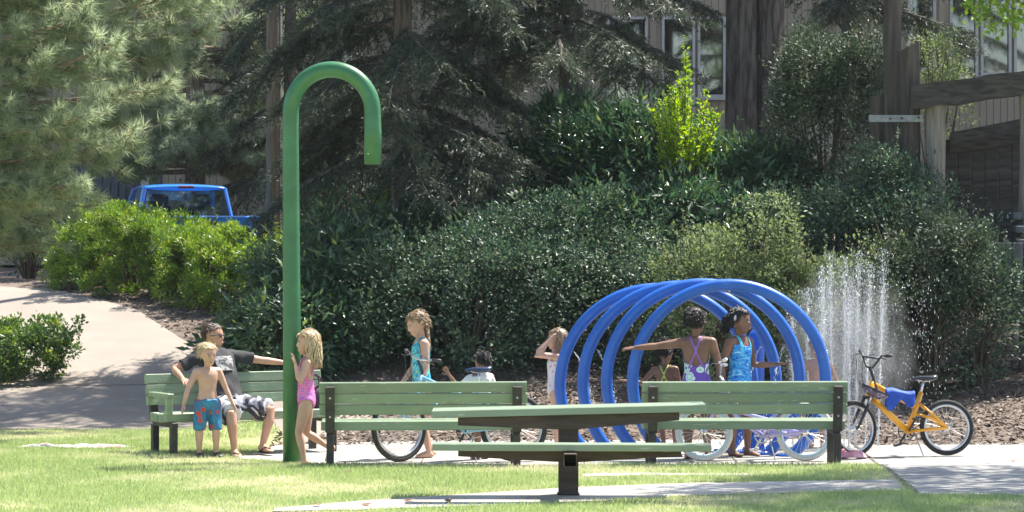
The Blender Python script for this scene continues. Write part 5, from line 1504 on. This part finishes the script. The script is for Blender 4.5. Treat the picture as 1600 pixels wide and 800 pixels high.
pr = MB(); cc = p.P0 + p.u * (.66 * p.TL) + p.f * .083 * p.H
pr.loft([(cc + p.u * .045 * p.H, p.r * .055 * p.H, p.f * .004), (cc + p.u * .02 * p.H, p.r * .058 * p.H, p.f * .008), (cc - p.u * .05 * p.H - p.f * .002, p.r * .05 * p.H, p.f * .006)], 12)
pr.build('shirt_print', M_print, p.root)
for i in (0, 1): shoe(p, i, M_blk, M_brown, 'flip_flop')

# small boy in printed shorts
d = 29.72
p = person('shirtless blond boy in blue and red printed swim shorts, black shoes', 324, d, 1.12, (.42, -.9), 'light', hf=5.0, RA=((-.42, -.22, -.88), (-.22, -.30, -.93)), LA=((.40, .05, -.92), (.42, -.25, -.87)),
  RL=((-.09, 0, -1), (.0, .02, -1)), LL=((.11, 0, -1), (.0, .03, -1)), hface=(.55, -.82, -.15), girth=1.14, z0=gh(PX(324, d), d))
trousers(p, M_boyshorts, 1.02, 'swim_shorts', 1.05, .10); hair_cap(p, HAIR['fairblond'], 1.03, .0, 'crop')
for i in (0, 1): shoe(p, i, M_blk)

# girl in pink swimsuit at the pole
d = 28.8
p = person('girl in pink floral swimsuit with wet blonde hair, hands at mouth', 479, d, 1.29, (-1, -.05), 'light', hf=5.5, tup=(.02, 0, 1),
  LA=((-.30, -.25, -.88), (-.22, .18, .92)), RA=((-.35, .15, -.88), (-.22, -.18, .92)), LL=((-.24, -.05, -.97), (.20, 0, -.98)), RL=((.0, .05, -1), (.80, .05, -.55)), hface=(-.98, -.10, -.05),
  feet=((-.55, 0, -.75), (-.97, -.2, 0)), hands=((.3, 0, .2), (.9, 0, .3)), sh=.10)
swimsuit(p, M_pinksuit, 'open'); hc_ = hair_cap(p, HAIR['blond'], 1.08); strands(p, HAIR['blond'], .27, 120, hc_, 4, 1.0, .022, 1.35, .008)

# girl in teal with braid
d = 29.75
p = person('girl with braid in teal printed swimsuit looking down at bicycle', 660, d, 1.45, (-.97, -.25), 'light', hf=5.9, tup=(-.02, 0, 1),
  LA=((.06, -.10, -1), (-.36, -.35, -.8)), RA=((-.2, .05, -1), (-.5, -.2, -.7)), LL=((-.05, -.03, -1), (.22, 0, -.97)), RL=((.02, .03, -1), (.30, 0, -.95)), hface=(-.82, -.30, -.38), hup=(-.35, -.1, .9), sh=.10, girth=.97)
swimsuit(p, M_tealsuit, 'full', .86); hc_ = hair_cap(p, HAIR['lightbrown'], 1.06)
brd = MB(); b0 = p.hc - p.hf * .42 * p.hh - p.hu * .08 * p.hh
for k in range(10):
    c = b0 + Vector((.012 * k * .3, -.03 + .004 * k, -.030 * k)) + Vector((0, .010 * (1 if k % 2 else -1), 0))
    brd.ell(c, (.026 - .0014 * k, 0, 0), (0, .024 - .0013 * k, 0), (0, 0, .027), 10, 6)
brd.build('braid', HAIR['lightbrown'], hc_, sm=True)

# small boy mostly hidden by the bench
d = 29.5
p = person('small dark haired boy behind the bicycle saddle waving one hand', 753, d, 1.045, (-.55, .83), 'mid', hf=5.4, LA=((-.80, -.1, -.50), (-.50, -.1, .72)), RA=((.15, 0, -1), (.0, .3, -.95)), hface=(-.62, .78, .0), girth=1.05, hands=((1, 0, 0), (.2, .9, 0)))
tshirt(p, M_whiteshirt, -.05); trousers(p, M_navy, .9, 'swim_shorts', 1.4); hair_cap(p, HAIR['black'], 1.02, -.02, 'crop')

# girl shading her eyes at the far hoop
d = 31.15
p = person('girl in white floral swimsuit holding both hands to her forehead', 868, d, 1.22, (-1, -.12), 'light', hf=5.6, LA=((-.86, -.30, .12), (.55, .15, .72)), RA=((-.90, .05, .02), (.62, -.1, .70)), hface=(-.97, -.2, .05), sh=.10,
  LL=((-.03, 0, -1), (.05, 0, -1)), RL=((.06, 0, -1), (.06, 0, -1)), hands=((-.3, 0, .9), (-.3, 0, .9)))
swimsuit(p, M_whitesuit, 'open'); hc_ = hair_cap(p, HAIR['lightbrown'], 1.07); strands(p, HAIR['lightbrown'], .25, 110, hc_, 6, 1.0, .022, 1.3, .008)

# three girls in the tunnel, seen from behind and the side
d = 30.55
p = person('girl with hair puff and crossed lime straps, back turned', 1040, d, 1.10, (.22, .97), 'dark', hf=5.2, tup=(-.02, .10, 1), LA=((-.62, .1, -.68), (-.95, .1, .12)), RA=((.25, .2, -.92), (.1, .35, -.9)), hface=(.55, .82, -.1), sh=.102,
  LL=((.05, .1, -1), (.1, -.2, -.97)), RL=((.18, .1, -.97), (.0, -.1, -1)), hands=(None, (0, 0, 1)))
swimsuit(p, M_limesuit, 'cross', .70, strapm=M_limestrap); hc_ = hair_cap(p, HAIR['black'], 1.0, -.05, 'crop'); puff(p, HAIR['black'], p.hc + p.hu * .48 * p.hh - p.hf * .12 * p.hh, .072, hc_, 3)
d = 29.55
p = person('tall girl in purple circle print swimsuit reaching one arm to hoop', 1089, d, 1.47, (.12, .99), 'dark', hf=5.7, girth=1.1, tup=(-.02, .03, 1), LA=((-.95, -.10, -.12), (-.97, -.10, -.08)), RA=((.30, .10, -.93), (.05, .30, -.95)), hface=(.45, .88, -.05), sh=.108,
  LL=((-.03, .05, -1), (.0, -.1, -1)), RL=((.06, .05, -1), (.02, -.1, -1)), hands=(None, (0, -.2, 1)))
swimsuit(p, M_purplesuit, 'cross', .72, strapm=M_purplestrap); hc_ = hair_cap(p, HAIR['black'], 1.03)
puff(p, HAIR['black'], p.hc + p.hr * .16 * p.hh - p.hf * .38 * p.hh + p.hu * .10 * p.hh, .088, hc_, 4, 520); puff(p, HAIR['black'], p.hc - p.hr * .16 * p.hh - p.hf * .10 * p.hh + p.hu * .33 * p.hh, .070, hc_, 5, 360)
d = 29.95
p = person('girl in bright blue swimsuit with ponytail reaching hand into spray', 1155, d, 1.46, (.72, -.69), 'dark', hf=5.7, girth=1.1, LA=((.22, .05, -.97), (.96, -.10, .04)), RA=((-.30, .05, -.95), (.05, .05, -1)), hface=(.97, -.16, -.08), sh=.104,
  LL=((.10, 0, -.99), (.0, 0, -1)), RL=((-.05, -.02, -1), (-.02, .02, -1)), hands=(None, (0, 0, -1)))
swimsuit(p, M_bluesuit, 'full', .80, strapm=M_bluestrap); hc_ = hair_cap(p, HAIR['black'], 1.05); puff(p, HAIR['black'], p.hc - p.hf * .50 * p.hh - p.hu * .02 * p.hh, .058, hc_, 7, 300, 'ponytail')
puff(p, HAIR['black'], p.hc - p.hf * .56 * p.hh - p.hu * .36 * p.hh, .045, hc_, 8, 220, 'ponytail')
tie = MB().ell(p.hc - p.hf * .17 * p.hh + p.hu * .14 * p.hh + p.hr * .38 * p.hh, p.hr * .012, p.hf * .016, p.hu * .034, 10, 6).build('hair_clip', M_white, hc_, sm=True)
# child behind the spray
d = 31.2
p = person('shirtless child standing in the spray behind the outermost hoop', 1277, d, 1.12, (-.15, -1), 'tan', hf=5.6, RA=((-.35, -.1, -.93), (-.1, -.3, -.95)), LA=((.45, .0, -.9), (.2, -.3, -.93)), hface=(-.4, -.9, -.1))
trousers(p, M_navy, .9, 'swim_shorts', 1.4); hair_cap(p, HAIR['lightbrown'], 1.03, -.0, 'crop')

# ------------------------------------------------------------------ water
def water_mat():
    m, n, l, b = new_mat('water_drops')
    b.inputs['Base Color'].default_value = (.92, .95, .97, 1); b.inputs['Roughness'].default_value = .12
    b.inputs['Transmission Weight'].default_value = .35; b.inputs['IOR'].default_value = 1.33
    return m
M_water = water_mat()
def drops(name, label, P, D, L, w, loc, group):
    n = len(P); rng = np.random.default_rng(n)
    T, Fc = T_DROP
    V, F2, vr = scatter((T * np.array([.5, .5, .5]), Fc), P, D, randdir(rng, n), L, w, rng.random(n))
    me = np_mesh(name, V - np.array(loc)[None], F2, None, True)
    t = thing(name, label, 'water jet', loc, 0, group); o = link('drops', me, M_water, t); o['kind'] = 'stuff'; return t
def ground_jet(px, top, d, seed, label, lean=0.0, n=1700):
    rng = np.random.default_rng(seed); x = PX(px, d); z0 = gh(x, d) + .02; h = PZ(top, d) - z0
    up = rng.random(n) < .55
    # rising stream breaks into drops, which fall back further out
    s = rng.random(n); z = np.where(up, h * s ** .8, h * (1 - s ** 1.6) * (.55 + .45 * rng.random(n)))
    sp = np.where(up, .012 + .05 * (z / h) ** 2, .05 + .13 * rng.random(n) * (1.1 - z / h))
    a = rng.random(n) * 6.28
    P = np.stack([x + lean * z + sp * np.cos(a) * rng.normal(size=n) * .9, d + sp * np.sin(a) * rng.normal(size=n) * .9, z0 + z], 1)
    Dv = np.stack([.10 * rng.normal(size=n) + lean, .10 * rng.normal(size=n), np.ones(n)], 1)
    L = np.where(up, .010 + .03 * rng.random(n) ** 3, .006 + .016 * rng.random(n) ** 3); w = .003 + .007 * rng.random(n) ** 3
    t = drops('water_jet', label, P, Dv, L, w, (x, d, z0), 'ground jets beside the hoops')
    for q in range(3):
        ph = rng.random(3) * 6.28; k = 22; hh = h * rng.uniform(.6, .95)
        pts = [(lean * hh * i / k + .014 * math.sin(ph[0] + i * .5) * i / k + .012 * math.cos(ph[2]), .012 * math.sin(ph[1] + i * .6) * i / k + .012 * math.sin(ph[2]), hh * i / k) for i in range(k + 1)]
        MB().tube(pts, [.0042 * (1 - .75 * i / k) * rng.uniform(.7, 1.3) for i in range(k + 1)], 6).build('stream', M_water, t, sm=True)
JL = 'thin white upright water jet breaking into drops beside the hoops'
for i, (px, top, d, ln) in enumerate(((1238, 480, 31.4, .0), (1262, 448, 31.3, .0), (1282, 415, 31.5, .01), (1300, 395, 31.2, -.01), (1318, 400, 31.4, .01), (1336, 392, 31.1, .02), (1352, 410, 31.5, .03), (1372, 388, 31.3, .03), (1326, 430, 30.9, 0), (1290, 440, 30.8, -.01))):
    ground_jet(px, top, d, 100 + i, JL, ln)
def arc_jet(p0, v, seed, label, n=260, tmax=.5, spread=.010):
    rng = np.random.default_rng(seed); t = rng.random(n) * tmax
    p0 = np.array(p0); v = np.array(v)
    P = p0 + v * t[:, None] + np.array([0, 0, -4.9]) * (t ** 2)[:, None] + rng.normal(size=(n, 3)) * (spread * (.25 + 2.2 * t / tmax))[:, None]
    Dv = v + np.array([0, 0, -9.8]) * t[:, None]
    P[:, 2] = np.maximum(P[:, 2], .0)
    drops('water_jet', label, P, Dv, .012 + .03 * rng.random(n), .004 + .005 * rng.random(n), tuple(p0), 'jets spraying from the hoops')
def hoop_pt(k, deg, inn=.02):
    x, d, z0, R, tr, zc = HOOPS[k]; a = math.radians(deg)
    return (x + (R - tr - inn) * math.cos(a), d, z0 + zc + (R - tr - inn) * math.sin(a))
arc_jet(hoop_pt(3, 158), (.75, 0, -.9), 1, 'thin water jet curving down from the farthest hoop')
arc_jet(hoop_pt(2, 158), (.75, 0, -.9), 2, 'thin water jet curving down from the second hoop behind the outermost')
arc_jet(hoop_pt(2, 24), (-.55, -.05, -.5), 3, 'short spray from an inner hoop beside the outstretched hand', 160)
arc_jet(hoop_pt(1, 24), (-.45, -.05, -.6), 4, 'short spray from the hoop directly behind the outermost one', 160)
# heavier drops raining down past the shrub on the right of the jets
rng = np.random.default_rng(55); n = 260
d0 = 31.4; xs = PX(1438, d0) + rng.normal(size=n) * .13; zs = PZ(650 - 220 * rng.random(n) ** .8, d0)
xs += (zs - 1.0) * -.12
drops('water_spray', 'loose drops falling between the jets and the orange bicycle saddle', np.stack([xs, d0 + rng.normal(size=n) * .12, zs], 1), np.tile([[.12, 0, -1.0]], (n, 1)) + rng.normal(size=(n, 3)) * .05, .010 + .028 * rng.random(n) ** 2, .004 + .006 * rng.random(n), (PX(1438, d0), d0, 0.0), None)

# fine mist hanging round the jets: a thin volume with uneven density
def mist():
    m = bpy.data.materials.new('water_mist'); m.use_nodes = True; n_ = m.node_tree.nodes; l = m.node_tree.links
    n_.remove(n_['Principled BSDF']); v = n_.new('ShaderNodeVolumePrincipled'); v.inputs['Color'].default_value = (.95, .97, 1, 1)
    tc = n_.new('ShaderNodeTexCoord'); mp = n_.new('ShaderNodeMapping'); mp.inputs['Scale'].default_value = (7, 7, 1.6); l.new(tc.outputs['Object'], mp.inputs[0])
    nz = n_.new('ShaderNodeTexNoise'); nz.inputs['Scale'].default_value = 1.2; nz.inputs['Detail'].default_value = 3; l.new(mp.outputs[0], nz.inputs[0])
    ln = n_.new('ShaderNodeVectorMath'); ln.operation = 'LENGTH'; m2 = n_.new('ShaderNodeMapping'); m2.inputs['Scale'].default_value = (1 / .78, 1 / .46, 1 / 1.0); l.new(tc.outputs['Object'], m2.inputs[0]); l.new(m2.outputs[0], ln.inputs[0])
    fo = n_.new('ShaderNodeMapRange'); fo.inputs[1].default_value = .15; fo.inputs[2].default_value = 1.0; fo.inputs[3].default_value = 1; fo.inputs[4].default_value = 0; l.new(ln.outputs['Value'], fo.inputs[0])
    r = n_.new('ShaderNodeMapRange'); r.inputs[1].default_value = .38; r.inputs[2].default_value = .72; r.inputs[3].default_value = .05; r.inputs[4].default_value = 2.6; l.new(nz.outputs[0], r.inputs[0])
    mu = n_.new('ShaderNodeMath'); mu.operation = 'MULTIPLY'; l.new(fo.outputs[0], mu.inputs[0]); l.new(r.outputs[0], mu.inputs[1]); l.new(mu.outputs[0], v.inputs['Density'])
    l.new(v.outputs[0], n_['Material Output'].inputs['Volume'])
    c = Vector((PX(1325, 31.2), 31.3, 1.0))
    o = MB().ell((0, 0, 0), (.78, 0, 0), (0, .46, 0), (0, 0, 1.0), 24, 14).build('water_mist', m, None, loc=c)
    tag(o, 'pale mist hanging round the upright water jets', 'mist', kind='stuff')
mist()

# ------------------------------------------------------------------ small things on the ground
M_towel = pattern_mat('white_pink_towel', [(0, (.55, .50, .48)), (.48, (.66, .60, .58)), (.58, (.60, .28, .34))], 6, 'NOISE')
M_pink = mat('pink_towel', (.62, .20, .28), (.75, .45, .48), 7, .85, .2)
def crumple(name, label, x0, x1, y, dep, h, m, seed, cat='towel', z_off=.0):
    rng = np.random.default_rng(seed); nx, ny = 46, 12; ph = rng.random(10) * 6.28
    X = np.linspace(x0, x1, nx); V = []
    for j in range(ny):
        for i in range(nx):
            u = i / (nx - 1); v = j / (ny - 1)
            wv = .55 + .45 * math.sin(u * 17 + ph[0]) * math.sin(v * 5 + ph[1])
            edge = min(1, 6 * min(u, 1 - u)) * math.sin(math.pi * v)
            z = h * edge * (.45 + .55 * wv) + .012 * math.sin(u * 40 + v * 9 + ph[2])* edge
            yy = y + (v - .5) * dep * (.6 + .4 * math.sin(u * 6 + ph[3])) + .04 * math.sin(u * 8 + ph[4])
            V.append((X[i], yy, gh(X[i], yy) + .012 + z_off + max(0, z)))
    Fs = [(j * nx + i, j * nx + i + 1, (j + 1) * nx + i + 1, (j + 1) * nx + i) for j in range(ny - 1) for i in range(nx - 1)]
    o0 = Vector(((x0 + x1) / 2, y, gh((x0 + x1) / 2, y)))
    me = bpy.data.meshes.new(name); me.from_pydata([tuple(Vector(p) - o0) for p in V], [], Fs); smooth(me)
    o = link(name, me, m, None, loc=o0); md = o.modifiers.new('thick', 'SOLIDIFY'); md.thickness = .008; md.offset = 1
    tag(o, label, cat); return o
crumple('towel', 'long twisted white and pink towel lying on the lawn', PX(22, 30.6), PX(208, 30.6), 30.6, .22, .032, M_towel, 3)
crumple('towel', 'crumpled pink towel on the concrete beside the bench leg', PX(1304, 30.0), PX(1346, 30.0), 29.6, .25, .07, M_pink, 5, z_off=.016)
# dark bag on the bench end behind the girl in pink
M_bag = mat('maroon_bag', (.035, .012, .03), (.07, .025, .05), 8, .7, .2)
def bag():
    dd = 30.75; c = Vector((PX(492, dd), dd - .02, .452 + gh(PX(492, dd), dd)))
    t = thing('tote_bag', 'dark maroon bag on the bench behind the girl in pink', 'bag', c, math.radians(24))
    mb = MB(); mb.loft([((0, 0, .0), (.13, 0, 0), (0, .07, 0)), ((0, 0, .04), (.15, 0, 0), (0, .085, 0)), ((.01, 0, .16), (.14, 0, 0), (0, .07, 0)), ((0, 0, .24), (.12, 0, 0), (0, .03, 0))], 16); mb.build('bag_body', M_bag, t, sm=True)
    for s in (-1, 1): MB().tube([(-.06, .02 * s, .23), (-.05, .03 * s, .32), (0, .035 * s, .36), (.05, .03 * s, .32), (.06, .02 * s, .23)], .009, 6).build('handle', M_bag, t, sm=True)
bag()
# fallen leaves
M_fl = mat('dry_leaf', (.14, .07, .035), (.24, .13, .06), 20, .8)
fl = MB()
for (px, dd, s, a) in ((543, 27.3, .055, .3), (1583, 28.6, .045, 1.2), (495, 23.9, .06, 2.0), (573, 23.95, .06, .8), (640, 24.35, .05, .2), (700, 24.3, .06, 1.4)):
    x = PX(px, dd); z = gh(x, dd) + .03
    mb = MB(); R = rotm('Z', a * 57)
    pts = [(-1, 0, .1), (-.5, .45, .25), (.2, .5, .05), (1, 0, .3), (.3, -.5, .22), (-.4, -.4, 0), (0, 0, .35)]
    mb.add([R @ (Vector(q) * s) for q in pts], [(0, 1, 6), (1, 2, 6), (2, 3, 6), (3, 4, 6), (4, 5, 6), (5, 0, 6)])
    o = mb.build('fallen_leaf', M_fl, None, loc=(x, dd, z - .012))
    tag(o, 'curled brown fallen leaf lying in the open', 'leaf', 'fallen leaves')

# ------------------------------------------------------------------ summer haze
hm = bpy.data.materials.new('haze_air'); hm.use_nodes = True
hm.node_tree.nodes.remove(hm.node_tree.nodes['Principled BSDF'])
hv = hm.node_tree.nodes.new('ShaderNodeVolumePrincipled'); hv.inputs['Color'].default_value = (.86, .93, 1, 1); hv.inputs['Density'].default_value = .00018; hv.inputs['Anisotropy'].default_value = .2
hm.node_tree.links.new(hv.outputs[0], hm.node_tree.nodes['Material Output'].inputs['Volume'])
hz = MB().box((0, 160, 10), (640, 520, 26)).build('haze', hm); tag(hz, kind='stuff')
